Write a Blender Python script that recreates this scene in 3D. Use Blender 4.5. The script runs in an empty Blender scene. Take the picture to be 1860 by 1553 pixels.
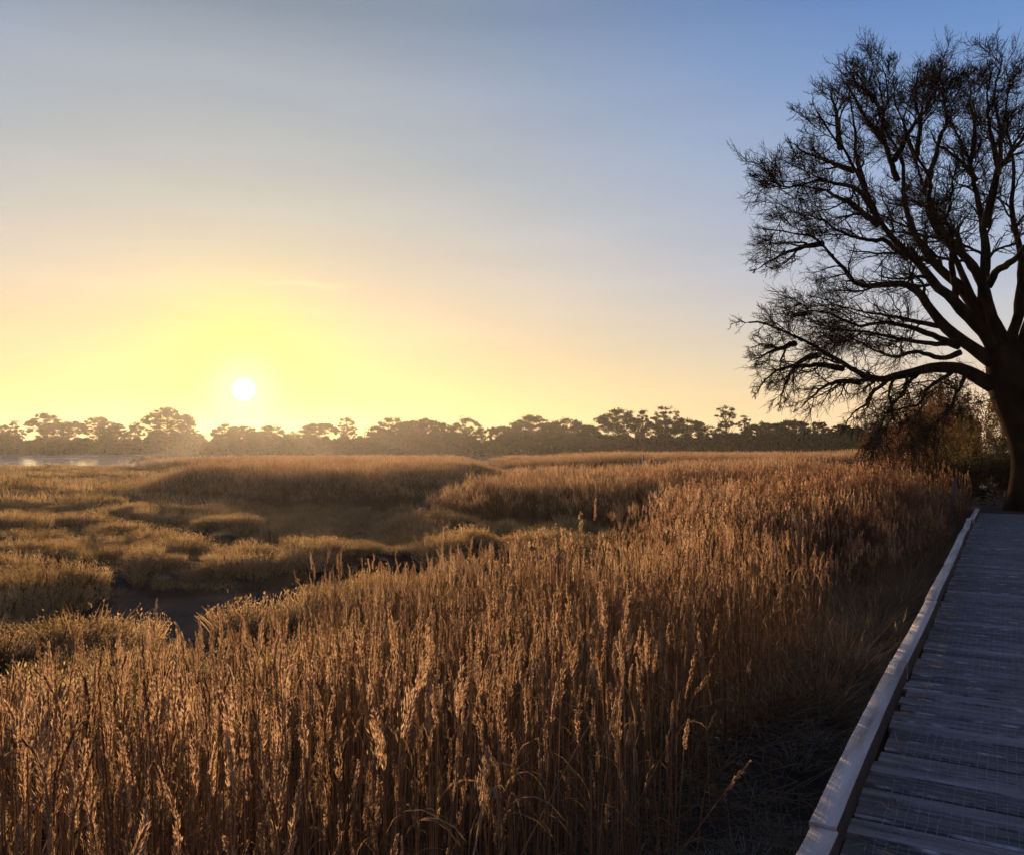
import bpy, math
import numpy as np
from mathutils import Matrix

rng = np.random.default_rng(11)
S = bpy.context.scene
COL = S.collection
R = math.radians

# ------------------------------------------------------------------ reference frame
F, CX, HY, CAMZ = 1500.0, 930.0, 818.0, 2.4     # focal length in photo pixels, horizon row, eye height
def P(px, py, d):                                # a photo point at distance d -> world point
    return np.array([(px - CX) / F * d, d, CAMZ - (py - HY) / F * d])
def G(px, py, z=0.0):                            # a photo point lying at height z -> plan position
    d = (CAMZ - z) * F / (py - HY)
    return ((px - CX) / F * d, d)

SUN_AZ, SUN_EL = math.atan2(443 - CX, F), R(4.0)
SUN = np.array([math.sin(SUN_AZ) * math.cos(SUN_EL), math.cos(SUN_AZ) * math.cos(SUN_EL), math.sin(SUN_EL)])

# ------------------------------------------------------------------ helpers: meshes
class MB:
    """collects vertices and faces, builds ONE mesh object"""
    def __init__(s): s.v, s.q, s.n = [], [], 0
    def add(s, v, f, m=0):
        v = np.asarray(v, float).reshape(-1, 3); f = np.asarray(f, np.int64)
        s.v.append(v); s.q.append((f + s.n, m)); s.n += len(v)
    def mesh(s, name, mats, smooth=False):
        me = bpy.data.meshes.new(name)
        V = np.concatenate(s.v)
        me.vertices.add(len(V)); me.vertices.foreach_set('co', V.astype(np.float32).ravel())
        loops = np.concatenate([f.ravel() for f, m in s.q])
        sizes = np.concatenate([np.full(len(f), f.shape[1]) for f, m in s.q])
        mi = np.concatenate([np.full(len(f), m) for f, m in s.q])
        me.loops.add(len(loops)); me.loops.foreach_set('vertex_index', loops.astype(np.int32))
        me.polygons.add(len(sizes))
        me.polygons.foreach_set('loop_start', np.concatenate([[0], np.cumsum(sizes)[:-1]]).astype(np.int32))
        me.polygons.foreach_set('material_index', mi.astype(np.int32))
        if smooth: me.polygons.foreach_set('use_smooth', np.ones(len(sizes), bool))
        for m in (mats if isinstance(mats, (list, tuple)) else [mats]): me.materials.append(m)
        me.update(calc_edges=True); me.validate()
        return me
    def build(s, name, mats, parent=None, smooth=False, loc=None):
        o = bpy.data.objects.new(name, s.mesh(name, mats, smooth)); COL.objects.link(o)
        if parent: o.parent = parent
        if loc is not None: o.location = loc
        return o

def tag(o, label=None, cat=None, group=None, kind=None):
    for k, v in (('label', label), ('category', cat), ('group', group), ('kind', kind)):
        if v: o[k] = v
    return o
def empty(name, loc, label, cat, group=None, rz=0.0):
    o = bpy.data.objects.new(name, None); COL.objects.link(o)
    o.location = loc; o.rotation_euler = (0, 0, rz); o.empty_display_size = .2
    return tag(o, label, cat, group)

def unit(v): return v / np.maximum(np.linalg.norm(v, axis=-1, keepdims=True), 1e-9)
def perp(d, r=None):
    r = rng.normal(size=d.shape) if r is None else r
    return unit(r - (r * d).sum(-1, keepdims=True) * d)

def tubes(mb, Pn, Rn, sides=3, m=0):
    """many polylines at once: Pn (N,K,3), Rn (N,K)"""
    N, K, _ = Pn.shape
    if N == 0: return
    T = unit(np.gradient(Pn, axis=1))
    ref = np.where(np.abs(T[:, :1, 2:3]) > .8, np.array([1., .2, 0]), np.array([0., .1, 1.]))
    A = unit(np.cross(T, np.broadcast_to(ref, T.shape))); B = np.cross(T, A)
    a = np.arange(sides) * 2 * np.pi / sides
    ring = (Pn[:, :, None] + Rn[:, :, None, None] * (np.cos(a)[None, None, :, None] * A[:, :, None] + np.sin(a)[None, None, :, None] * B[:, :, None]))
    idx = np.arange(N * K * sides).reshape(N, K, sides)
    nx = np.roll(idx, -1, axis=2)
    f = np.stack([idx[:, :-1], nx[:, :-1], nx[:, 1:], idx[:, 1:]], -1).reshape(-1, 4)
    mb.add(ring.reshape(-1, 3), f, m)

def cards(mb, C, D, L, W, m=0, side=None):
    """small leaf-shaped faces: base C, direction D, length L, width W"""
    N = len(C)
    if N == 0: return
    L = np.broadcast_to(L, N)[:, None]; W = np.broadcast_to(W, N)[:, None]
    Sd = perp(D, side)
    V = np.stack([C, C + D * L * .45 + Sd * W * .5, C + D * L, C + D * L * .45 - Sd * W * .5], 1)
    mb.add(V.reshape(-1, 3), np.arange(4 * N).reshape(N, 4), m)

def ribbons(mb, Pn, Wn, m=0, side=None):
    """blade strips along polylines (N,K,3), widths (N,K)"""
    N, K, _ = Pn.shape
    T = unit(Pn[:, -1] - Pn[:, 0])
    Sd = perp(T, side)[:, None]
    V = np.stack([Pn - Sd * Wn[..., None] * .5, Pn + Sd * Wn[..., None] * .5], 2)
    idx = np.arange(N * K * 2).reshape(N, K, 2)
    f = np.stack([idx[:, :-1, 0], idx[:, :-1, 1], idx[:, 1:, 1], idx[:, 1:, 0]], -1).reshape(-1, 4)
    mb.add(V.reshape(-1, 3), f, m)

def box(mb, lo, hi, m=0, jit=0.0):
    x0, y0, z0 = lo; x1, y1, z1 = hi
    v = np.array([[x0,y0,z0],[x1,y0,z0],[x1,y1,z0],[x0,y1,z0],[x0,y0,z1],[x1,y0,z1],[x1,y1,z1],[x0,y1,z1]], float)
    if jit: v = v + rng.normal(0, jit, v.shape)
    mb.add(v, [[0,3,2,1],[4,5,6,7],[0,1,5,4],[1,2,6,5],[2,3,7,6],[3,0,4,7]], m)

_lat = np.random.default_rng(5).random((256, 256))
def vn(x, y, s, o=0):
    """smooth value noise, 0..1"""
    x = np.asarray(x, float) / s + 37.3 * o; y = np.asarray(y, float) / s + 91.7 * o
    xi, yi = np.floor(x).astype(int), np.floor(y).astype(int)
    fx, fy = x - xi, y - yi
    fx, fy = fx * fx * (3 - 2 * fx), fy * fy * (3 - 2 * fy)
    g = lambda a, b: _lat[a % 256, b % 256]
    return (g(xi, yi) * (1 - fx) + g(xi + 1, yi) * fx) * (1 - fy) + (g(xi, yi + 1) * (1 - fx) + g(xi + 1, yi + 1) * fx) * fy

def inpoly(x, y, poly):
    r = np.zeros(np.shape(x), bool); n = len(poly)
    for i in range(n):
        (x0, y0), (x1, y1) = poly[i], poly[(i + 1) % n]
        c = (y0 > y) != (y1 > y)
        with np.errstate(divide='ignore', invalid='ignore'):
            r ^= c & (x < (x1 - x0) * (y - y0) / (y1 - y0 + 1e-12) + x0)
    return r
def seg_dist(x, y, pts, closed=False):
    d = np.full(np.shape(x), 1e9); pts = list(pts) + ([pts[0]] if closed else [])
    for (x0, y0), (x1, y1) in zip(pts[:-1], pts[1:]):
        dx, dy = x1 - x0, y1 - y0
        t = np.clip(((x - x0) * dx + (y - y0) * dy) / (dx * dx + dy * dy + 1e-12), 0, 1)
        d = np.minimum(d, np.hypot(x - x0 - t * dx, y - y0 - t * dy))
    return d
def sdf(x, y, poly):
    d = seg_dist(x, y, poly, True)
    return np.where(inpoly(x, y, poly), d, -d)                     # positive inside
def sm(a, b, v):
    t = np.clip((v - a) / (b - a), 0, 1); return t * t * (3 - 2 * t)

# ------------------------------------------------------------------ helpers: materials
def lin(r, g, b):
    return tuple(((c / 255) / 12.92 if c / 255 <= .04045 else ((c / 255 + .055) / 1.055) ** 2.4) for c in (r, g, b)) + (1,)
def newmat(name):
    m = bpy.data.materials.new(name); m.use_nodes = True
    nt = m.node_tree; nt.nodes.clear()
    return m, nt, nt.nodes.new('ShaderNodeOutputMaterial')
def ramp(nt, stops):
    n = nt.nodes.new('ShaderNodeValToRGB'); e = n.color_ramp.elements
    while len(e) < len(stops): e.new(.5)
    for el, (p, c) in zip(e, stops): el.position = p; el.color = tuple(c)[:3] + (1,)
    return n
def noise(nt, scale, detail=4, coord='Object', sc=(1, 1, 1)):
    tc = nt.nodes.new('ShaderNodeTexCoord'); mp = nt.nodes.new('ShaderNodeMapping'); mp.inputs['Scale'].default_value = sc
    n = nt.nodes.new('ShaderNodeTexNoise'); n.inputs['Scale'].default_value = scale; n.inputs['Detail'].default_value = detail
    nt.links.new(tc.outputs[coord], mp.inputs[0]); nt.links.new(mp.outputs[0], n.inputs['Vector'])
    return n

def plant_mat(name, cols, trans=.45, nscale=6.0, rough=.8, tint=1.0):
    """dry plant tissue: diffuse + translucent; colour varies from plant to plant and along it"""
    m, nt, out = newmat(name)
    oi = nt.nodes.new('ShaderNodeObjectInfo')
    nz = noise(nt, nscale, 3)
    add = nt.nodes.new('ShaderNodeMath'); add.operation = 'MULTIPLY_ADD'; add.inputs[1].default_value = .55
    s2 = nt.nodes.new('ShaderNodeMath'); s2.operation = 'MULTIPLY'; s2.inputs[1].default_value = .5
    nt.links.new(nz.outputs['Fac'], s2.inputs[0])
    nt.links.new(oi.outputs['Random'], add.inputs[0]); nt.links.new(s2.outputs[0], add.inputs[2])
    rp = ramp(nt, [(i / (len(cols) - 1) * .9 + .05, c) for i, c in enumerate(cols)])
    nt.links.new(add.outputs[0], rp.inputs[0])
    df = nt.nodes.new('ShaderNodeBsdfDiffuse'); tr = nt.nodes.new('ShaderNodeBsdfTranslucent')
    mx = nt.nodes.new('ShaderNodeMixShader'); mx.inputs[0].default_value = trans
    for s in (df, tr): nt.links.new(rp.outputs[0], s.inputs['Color'])
    nt.links.new(df.outputs[0], mx.inputs[1]); nt.links.new(tr.outputs[0], mx.inputs[2])
    nt.links.new(mx.outputs[0], out.inputs['Surface'])
    return m

def solid_mat(name, cols, nscale=5, detail=6, rough=.85, sc=(1, 1, 1), bump=.3, bscale=30, coord='Object', lo=.3, hi=.7, bsc=None):
    m, nt, out = newmat(name)
    b = nt.nodes.new('ShaderNodeBsdfPrincipled'); b.inputs['Roughness'].default_value = rough
    b.inputs['Specular IOR Level'].default_value = 0 if 'bark' in name or 'twig' in name else .25
    n = noise(nt, nscale, detail, coord, sc)
    rp = ramp(nt, [(lo + (hi - lo) * i / (len(cols) - 1), c) for i, c in enumerate(cols)])
    nt.links.new(n.outputs['Fac'], rp.inputs[0]); nt.links.new(rp.outputs[0], b.inputs['Base Color'])
    n2 = noise(nt, bscale, 6, coord, bsc or sc); bp = nt.nodes.new('ShaderNodeBump'); bp.inputs['Strength'].default_value = bump; bp.inputs['Distance'].default_value = .02
    nt.links.new(n2.outputs['Fac'], bp.inputs['Height']); nt.links.new(bp.outputs[0], b.inputs['Normal'])
    nt.links.new(b.outputs[0], out.inputs['Surface'])
    return m

M = {}
M['reed_stem'] = plant_mat('reed_stem', [(.09, .048, .022), (.20, .115, .055), (.36, .23, .12), (.48, .34, .19)], .3, 3)
M['reed_plume'] = plant_mat('reed_plume', [(.14, .078, .04), (.32, .195, .105), (.48, .315, .18), (.62, .44, .27)], .58, 14)
M['reed_leaf'] = plant_mat('reed_leaf', [(.14, .075, .03), (.30, .18, .08), (.40, .27, .13)], .4, 5)
M['marsh_leaf'] = plant_mat('marsh_leaf', [(.10, .065, .03), (.36, .235, .105), (.62, .43, .22)], .5, 3)
M['marsh_dark'] = plant_mat('marsh_dark', [(.045, .03, .016), (.09, .06, .03)], .2, 3)
M['rank_grass'] = plant_mat('rank_grass', [(.10, .065, .035), (.20, .14, .075), (.30, .23, .14)], .3, 3)
M['frost_grass'] = plant_mat('frost_grass', [(.16, .145, .105), (.34, .33, .27), (.52, .52, .46)], .25, 3)
M['straw'] = plant_mat('straw', [(.16, .11, .06), (.30, .23, .14), (.42, .34, .24)], .2, 8)
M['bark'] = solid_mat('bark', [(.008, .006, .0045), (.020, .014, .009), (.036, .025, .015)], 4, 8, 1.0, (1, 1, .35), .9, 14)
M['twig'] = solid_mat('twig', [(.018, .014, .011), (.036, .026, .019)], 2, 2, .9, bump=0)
M['pine_bark'] = solid_mat('pine_bark', [(.05, .035, .024), (.12, .07, .042)], 2, 4, .95, bump=.3)
M['pine_needle'] = plant_mat('pine_needle', [(.018, .026, .012), (.035, .045, .018), (.055, .06, .026)], .2, .8)
M['birch_twig'] = solid_mat('birch_twig', [(.16, .12, .08), (.24, .18, .12)], 2, 2, .9, bump=0)
M['wood_leaf'] = plant_mat('wood_leaf', [(.028, .026, .014), (.045, .042, .02), (.06, .05, .026)], .15, .2)
M['rusty_leaf'] = plant_mat('rusty_leaf', [(.10, .05, .026), (.19, .095, .048), (.26, .14, .07)], .45, 2)
M['olive_leaf'] = plant_mat('olive_leaf', [(.06, .042, .018), (.13, .095, .034), (.19, .14, .045)], .45, 2)
M['bramble_leaf'] = plant_mat('bramble_leaf', [(.018, .018, .010), (.04, .03, .016)], .2, 2)

# ------------------------------------------------------------------ render, camera, world, sun
S.view_settings.view_transform = 'Standard'; S.view_settings.look = 'None'
S.view_settings.exposure = 1.05; S.view_settings.gamma = 1
cam = bpy.data.cameras.new('camera'); co = bpy.data.objects.new('camera', cam); COL.objects.link(co)
co.location = (0, 0, CAMZ); co.rotation_euler = (R(90), 0, 0)
cam.sensor_width = 36; cam.lens = 36 * F / 1860; cam.shift_y = (HY - 776.5) / 1860
cam.clip_end = 5000; cam.clip_start = .05
S.camera = co
S.cycles.volume_bounces = 0; S.cycles.max_bounces = 8; S.cycles.transparent_max_bounces = 8
S.cycles.use_denoising = True

def build_world():
    w = bpy.data.worlds.new('World'); S.world = w; w.use_nodes = True
    nt = w.node_tree; nt.nodes.clear(); L = nt.links.new
    out = nt.nodes.new('ShaderNodeOutputWorld')
    def math_(op, a, b=None, c=None, clamp=False):
        n = nt.nodes.new('ShaderNodeMath'); n.operation = op; n.use_clamp = clamp
        for i, v in enumerate((a, b, c)):
            if v is None: continue
            if isinstance(v, (int, float)): n.inputs[i].default_value = v
            else: L(v, n.inputs[i])
        return n.outputs[0]
    def vec(op, a, b=None):
        n = nt.nodes.new('ShaderNodeVectorMath'); n.operation = op
        for i, v in enumerate((a, b)):
            if v is None: continue
            if isinstance(v, (tuple, list, np.ndarray)): n.inputs[i].default_value = tuple(v)
            else: L(v, n.inputs[i])
        return n
    def mapr(v, a, b, c=0., d=1., smooth=True):
        n = nt.nodes.new('ShaderNodeMapRange'); n.interpolation_type = 'SMOOTHSTEP' if smooth else 'LINEAR'
        L(v, n.inputs['Value'])
        for k, x in (('From Min', a), ('From Max', b), ('To Min', c), ('To Max', d)): n.inputs[k].default_value = x
        return n.outputs['Result']
    def mix(f, a, b, mode='MIX'):
        n = nt.nodes.new('ShaderNodeMix'); n.data_type = 'RGBA'; n.blend_type = mode
        if isinstance(f, (int, float)): n.inputs['Factor'].default_value = f
        else: L(f, n.inputs['Factor'])
        for k, v in ((6, a), (7, b)):
            if isinstance(v, tuple): n.inputs[k].default_value = v
            else: L(v, n.inputs[k])
        return n.outputs[2]
    tc = nt.nodes.new('ShaderNodeTexCoord')
    v = vec('NORMALIZE', tc.outputs['Generated']).outputs[0]
    z = nt.nodes.new('ShaderNodeSeparateXYZ'); L(v, z.inputs[0]); vz = z.outputs['Z']
    vh = vec('NORMALIZE', vec('MULTIPLY', v, (1, 1, 0)).outputs[0]).outputs[0]
    sh = unit(np.array([SUN[0], SUN[1], 0]))
    ca = vec('DOT_PRODUCT', vh, sh).outputs['Value']
    # signed side: left of the sun the sky stays greyer
    sr = vec('DOT_PRODUCT', vh, (sh[1], -sh[0], 0)).outputs['Value']
    near = ramp(nt, [(.0, lin(250, 220, 138)), (.07, lin(251, 222, 148)), (.14, lin(246, 217, 168)), (.2, lin(230, 211, 184)), (.26, lin(206, 201, 188)),
                     (.317, lin(186, 189, 187)), (.394, lin(170, 179, 189)), (.46, lin(140, 154, 170)), (.7, lin(96, 112, 140)), (1., lin(78, 94, 130))])
    far = ramp(nt, [(.0, lin(250, 214, 165)), (.05, lin(248, 217, 178)), (.09, lin(228, 211, 190)), (.14, lin(200, 200, 203)), (.2, lin(176, 188, 210)), (.295, lin(155, 176, 212)),
                    (.41, lin(112, 149, 203)), (.46, lin(94, 133, 193)), (.7, lin(68, 100, 158)), (1., lin(78, 94, 130))])
    back = ramp(nt, [(.0, lin(138, 118, 126)), (.1, lin(148, 128, 138)), (.25, lin(124, 120, 142)), (.5, lin(96, 104, 138)), (1., lin(78, 94, 130))])
    for r_ in (near, far, back): L(vz, r_.inputs[0])
    fn = mapr(math_('ARCCOSINE', math_('MINIMUM', ca, 1.0)), R(50), R(2))
    c = mix(fn, far.outputs[0], near.outputs[0])
    # left of the sun: away-from-sun colour comes in sooner near the horizon (peach)
    fb = mapr(ca, .35, -.6)
    c = mix(fb, c, back.outputs[0])
    dt = vec('DOT_PRODUCT', v, SUN).outputs['Value']
    ang = math_('ARCCOSINE', math_('MINIMUM', dt, 1.0))
    # aureole round the sun
    e = math_('POWER', 2.718, math_('MULTIPLY', math_('MULTIPLY', ang, ang), -1 / (2 * R(4.0) ** 2)))
    c = mix(math_('MULTIPLY', e, .90), c, lin(250, 244, 122))
    e2 = math_('POWER', 2.718, math_('MULTIPLY', math_('MULTIPLY', ang, ang), -1 / (2 * R(1.5) ** 2)))
    c = mix(math_('MULTIPLY', e2, .6), c, (1.25, 1.2, .72, 1))
    # one faint wisp of cloud
    az0 = math.atan2(555 - CX, F); el0 = (HY - 517) / math.hypot(F, 555 - CX); h0 = np.array([math.cos(az0), -math.sin(az0), 0])
    dx = vec('DOT_PRODUCT', v, h0).outputs['Value']; z0 = math.sin(math.atan(el0))
    nzt = nt.nodes.new('ShaderNodeTexNoise'); nzt.inputs['Scale'].default_value = 26; L(v, nzt.inputs['Vector'])
    gx = math_('MULTIPLY', math_('MULTIPLY', dx, dx), -1 / (2 * .030 ** 2))
    dz = math_('SUBTRACT', math_('SUBTRACT', vz, z0), math_('MULTIPLY', math_('SUBTRACT', nzt.outputs['Fac'], .5), .012)); gz = math_('MULTIPLY', math_('MULTIPLY', dz, dz), -1 / (2 * .0022 ** 2))
    c = mix(math_('MULTIPLY', math_('POWER', 2.718, math_('ADD', gx, gz)), .45), c, lin(255, 240, 190))
    # the solar disc as the phone recorded it
    disc = mapr(ang, R(.82), R(.50))
    hz = nt.nodes.new('ShaderNodeTexNoise'); hz.inputs['Scale'].default_value = 3.0; hz.inputs['Detail'].default_value = 4
    L(vec('MULTIPLY', v, (1, 1, 7)).outputs[0], hz.inputs['Vector'])
    hv = mapr(hz.outputs['Fac'], .3, .7, .965, 1.035, False)
    hs = nt.nodes.new('ShaderNodeVectorMath'); hs.operation = 'SCALE'; L(c, hs.inputs[0]); L(hv, hs.inputs['Scale']); c = hs.outputs[0]
    c = mix(disc, c, (2.2, 2.2, 2.1, 1))
    bg = nt.nodes.new('ShaderNodeBackground'); L(c, bg.inputs['Color']); bg.inputs['Strength'].default_value = .468
    sky = nt.nodes.new('ShaderNodeTexSky'); sky.sky_type = 'NISHITA'; sky.sun_disc = False
    sky.sun_elevation = SUN_EL; sky.sun_rotation = SUN_AZ
    b2 = nt.nodes.new('ShaderNodeBackground'); L(sky.outputs[0], b2.inputs['Color']); b2.inputs['Strength'].default_value = .002
    ad = nt.nodes.new('ShaderNodeAddShader'); L(bg.outputs[0], ad.inputs[0]); L(b2.outputs[0], ad.inputs[1])
    L(ad.outputs[0], out.inputs['Surface'])
build_world()

sl = bpy.data.lights.new('sun', 'SUN'); sl.energy = 5.0; sl.angle = R(.6); sl.color = (1, .68, .40)
so = bpy.data.objects.new('sun', sl); COL.objects.link(so)
so.rotation_euler = (R(90) - SUN_EL, 0, math.pi - SUN_AZ + 0)
# lamp shines along its -Z: aim it away from the sun's direction
from mathutils import Vector
so.rotation_euler = Vector(SUN).to_track_quat('Z', 'Y').to_euler()
so.location = (-20, 60, 30)

# ------------------------------------------------------------------ plan of the place
U2 = np.array([.512, .859]); N2 = np.array([.859, -.512]); K0 = np.array([-.71, 0.])   # boardwalk edge line
DECK = .80
def st(x, y):                                    # distance to the right of the kerb, distance along it
    return (x - K0[0]) * N2[0] + (y - K0[1]) * N2[1], (x - K0[0]) * U2[0] + (y - K0[1]) * U2[1]
def W(s, t): return K0 + N2 * s + U2 * t

BED_A = [(-7, 2.6), (-2.4, 3.9), (-2.2, 4.6), (-1.9, 5.4), (-1.75, 6.1), (-1.5, 7.8), (-1.1, 9.4), (-.5, 9.8), (.5, 10.2), (1.3, 13), (1.9, 17), (2.5, 20.5), (4, 23), (8, 25), (11.5, 26.5), (12.2, 22), (10.9, 20.0), (9.0, 17.2), (6.9, 13.8), (4.3, 10.3), (2.6, 7.6), (1.3, 4.9), (.06, 2.9), (-1.45, .5), (-3, -1.8), (-8, -2)]
BED_B = [(-19.7, 41), (-14.3, 37), (-10.1, 31.6), (-7.1, 29), (-4.9, 29.6), (-4.0, 33), (-3.2, 38), (-1.6, 46), (1, 57), (-2, 76), (-5, 130), (-45, 145), (-38, 110), (-29, 80), (-18.5, 58), (-21, 48)]
BED_C = [(-3, 27), (-1.3, 24), (1.1, 22.7), (2.4, 20.3), (4, 22.5), (8, 24.5), (11.5, 26), (13, 32), (19, 42), (22, 49), (12, 56), (2.4, 57.5), (-.8, 46), (-1.9, 38), (-2.9, 32)]
BED_E = [(-2, 78), (10, 74), (25, 70), (34, 66), (46, 80), (42, 130), (-5, 130)]
BED_F = [(-43, 86), (-34, 80), (-27, 77), (-23, 90), (-30, 118), (-42, 110)]
LAGOON = [(-64, 103), (-49, 101), (-57, 120), (-72, 153), (-94, 212), (-120, 300), (-135, 326), (-420, 326), (-420, 92), (-90, 95)]
WATER = -.12
def cp(pts): return [G(a, b, WATER) for a, b in pts]
CREEKS = [  # polyline in plan, half width
    (cp([(760, 1066), (650, 1080), (560, 1090), (440, 1103), (330, 1112), (240, 1120)]), .62),
    (cp([(450, 1126), (340, 1138), (235, 1150)]), .95),
    (cp([(485, 1020), (479, 1032)]), .40),
    (cp([(230, 1100), (190, 1075), (110, 1056), (0, 1047), (-200, 1040)]), .28),
    (cp([(260, 1118), (200, 1160), (120, 1200)]), .35),
    (cp([(-200, 1010), (100, 1001), (250, 1000), (400, 1006), (485, 1016), (560, 1008), (640, 1003), (750, 992), (860, 985)]), .30),
    (cp([(452, 1013), (512, 1020)]), 1.5),
    (cp([(330, 1000), (240, 969), (150, 959), (-100, 950)]), .6),
    (cp([(780, 950), (700, 948), (560, 946), (450, 944), (400, 950), (320, 940), (220, 921)]), .75),
    (cp([(-100, 926), (100, 922), (200, 921), (260, 925)]), .9),
    (cp([(-60, 895), (10, 893), (70, 890)]), 1.8),
    (cp([(70, 890), (180, 886), (240, 893)]), .3),
    (cp([(-60, 878), (90, 875), (210, 868), (260, 865)]), .6),
    (cp([(-40, 866), (100, 864), (190, 860)]), .7),
    (cp([(805, 900), (785, 925), (765, 945)]), .5),
]
RNDC = [(-1, .9)]
OAK = np.array([14.15, 22.4])

def bed_depth(x, y):
    return np.maximum.reduce([sdf(x, y, b) for b in (BED_A, BED_B, BED_C, BED_E, BED_F)])
def creek(x, y):
    """1 in the middle of a creek, 0 on the marsh"""
    c = np.zeros(np.shape(x))
    wob = (vn(x, y, 1.3, 3) - .5) * .5 + (vn(x, y, .5, 4) - .5) * .2
    for pts, w in CREEKS:
        d = seg_dist(x, y, pts) + wob * min(1, w * 1.3 + .3)
        c = np.maximum(c, 1 - sm(w, w + .30, d))
    # wandering little drains further out
    r = np.abs(vn(x, y * .55, 7, 8) - .5) + np.abs(vn(x, y * .55, 2.3, 9) - .5) * .15
    far = sm(13, 24, y) * (1 - sm(0, 4, x + 4))
    return np.maximum(c, (1 - sm(.04, .085, r)) * far)
def ground(x, y, full=True):
    x = np.asarray(x, float); y = np.asarray(y, float)
    s, t = st(x, y)
    bd = bed_depth(x, y)
    inbed = sm(-.4, .5, bd)
    plat = .20 + .26 * (vn(x, y, 3.1, 1) - .5) + .34 * (vn(x, y, 1.1, 2) - .4) + .16 * (vn(x, y, .45, 13) - .5)
    z = plat * (1 - inbed) + (.04 + .05 * vn(x, y, .7, 5)) * inbed
    z = z - .34 * np.exp(-((x + 4.3) / 1.9) ** 2 - ((y - 10.7) / 1.3) ** 2) * (1 - inbed)
    cr = creek(x, y)
    z = z * (1 - cr) + (-.5) * cr
    lg = sm(-5, 2, sdf(x, y, LAGOON) + (vn(x, y, 9, 6) - .5) * 5)
    z = z * (1 - lg) - .6 * lg
    bank = sm(-2.6, -.2, s) * sm(-12, -8, t) * (1 - sm(26, 34, t))
    z = z * (1 - bank) + (.34 + .14 * (vn(x, y, .6, 7) - .5)) * bank
    ok = np.exp(-(((x - OAK[0] - 1) / 5.5) ** 2 + ((y - OAK[1] - 1) / 6) ** 2))
    right = sm(0, 14, x - (6 + y * .28)) * sm(10, 22, y)
    z = np.maximum(z, .78 * sm(.25, .8, ok)); z = z * (1 - right) + np.maximum(z, .7) * right
    shore = sm(322, 338, y + .0 * x)
    return z * (1 - shore) + (.5 + .4 * vn(x, y, 20, 2)) * shore

# ------------------------------------------------------------------ setting: marsh ground, water, haze
def build_ground():
    ys = np.concatenate([np.linspace(-150, -4, 24)[:-1], np.arange(-4, 22, .13), 22 * 1.0085 ** np.arange(0, 190), np.geomspace(112, 900, 70)])
    xl = -14 - np.cumsum(.13 * 1.026 ** np.arange(0, 190)); xl = xl[xl > -690]
    xr = 13 + np.cumsum(.15 * 1.05 ** np.arange(0, 130)); xr = xr[xr < 690]
    xs = np.concatenate([[-700], xl[::-1], np.arange(-14, 13, .13), xr, [700]])
    X, Y = np.meshgrid(xs, ys)
    Z = ground(X, Y)
    n, k = X.shape
    i = np.arange(n * k).reshape(n, k)
    f = np.stack([i[:-1, :-1], i[:-1, 1:], i[1:, 1:], i[1:, :-1]], -1).reshape(-1, 4)
    mb = MB(); mb.add(np.stack([X, Y, Z], -1).reshape(-1, 3), f)
    m = solid_mat('marsh_soil', [(.014, .010, .007), (.036, .025, .015), (.065, .044, .025)], .9, 8, .9, bump=.8, bscale=9)
    o = mb.build('marsh_ground', m, smooth=True)
    tag(o, 'dark muddy marsh ground under the reeds and grass', kind='structure')
build_ground()

def build_water():
    m, nt, out = newmat('still_water')
    b = nt.nodes.new('ShaderNodeBsdfPrincipled')
    gl = nt.nodes.new('ShaderNodeBsdfGlossy'); gl.inputs['Color'].default_value = (.9, .9, .92, 1); gl.inputs['Roughness'].default_value = .07; mxs = nt.nodes.new('ShaderNodeMixShader'); mxs.inputs[0].default_value = .6
    b.inputs['Base Color'].default_value = (.10, .095, .09, 1); b.inputs['Roughness'].default_value = .12
    n = noise(nt, 1.6, 3, 'Object', (1, .5, 1)); bp = nt.nodes.new('ShaderNodeBump'); bp.inputs['Strength'].default_value = .06; bp.inputs['Distance'].default_value = .04
    nt.links.new(n.outputs['Fac'], bp.inputs['Height']); nt.links.new(bp.outputs[0], b.inputs['Normal'])
    nt.links.new(b.outputs[0], mxs.inputs[1]); nt.links.new(gl.outputs[0], mxs.inputs[2]); nt.links.new(mxs.outputs[0], out.inputs['Surface'])
    mb = MB(); mb.add([[-690, -20, WATER], [60, -20, WATER], [60, 345, WATER], [-690, 345, WATER]], [[0, 1, 2, 3]])
    tag(mb.build('water', m), 'still pale water of the lagoon and the marsh creeks', kind='structure')
build_water()
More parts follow.
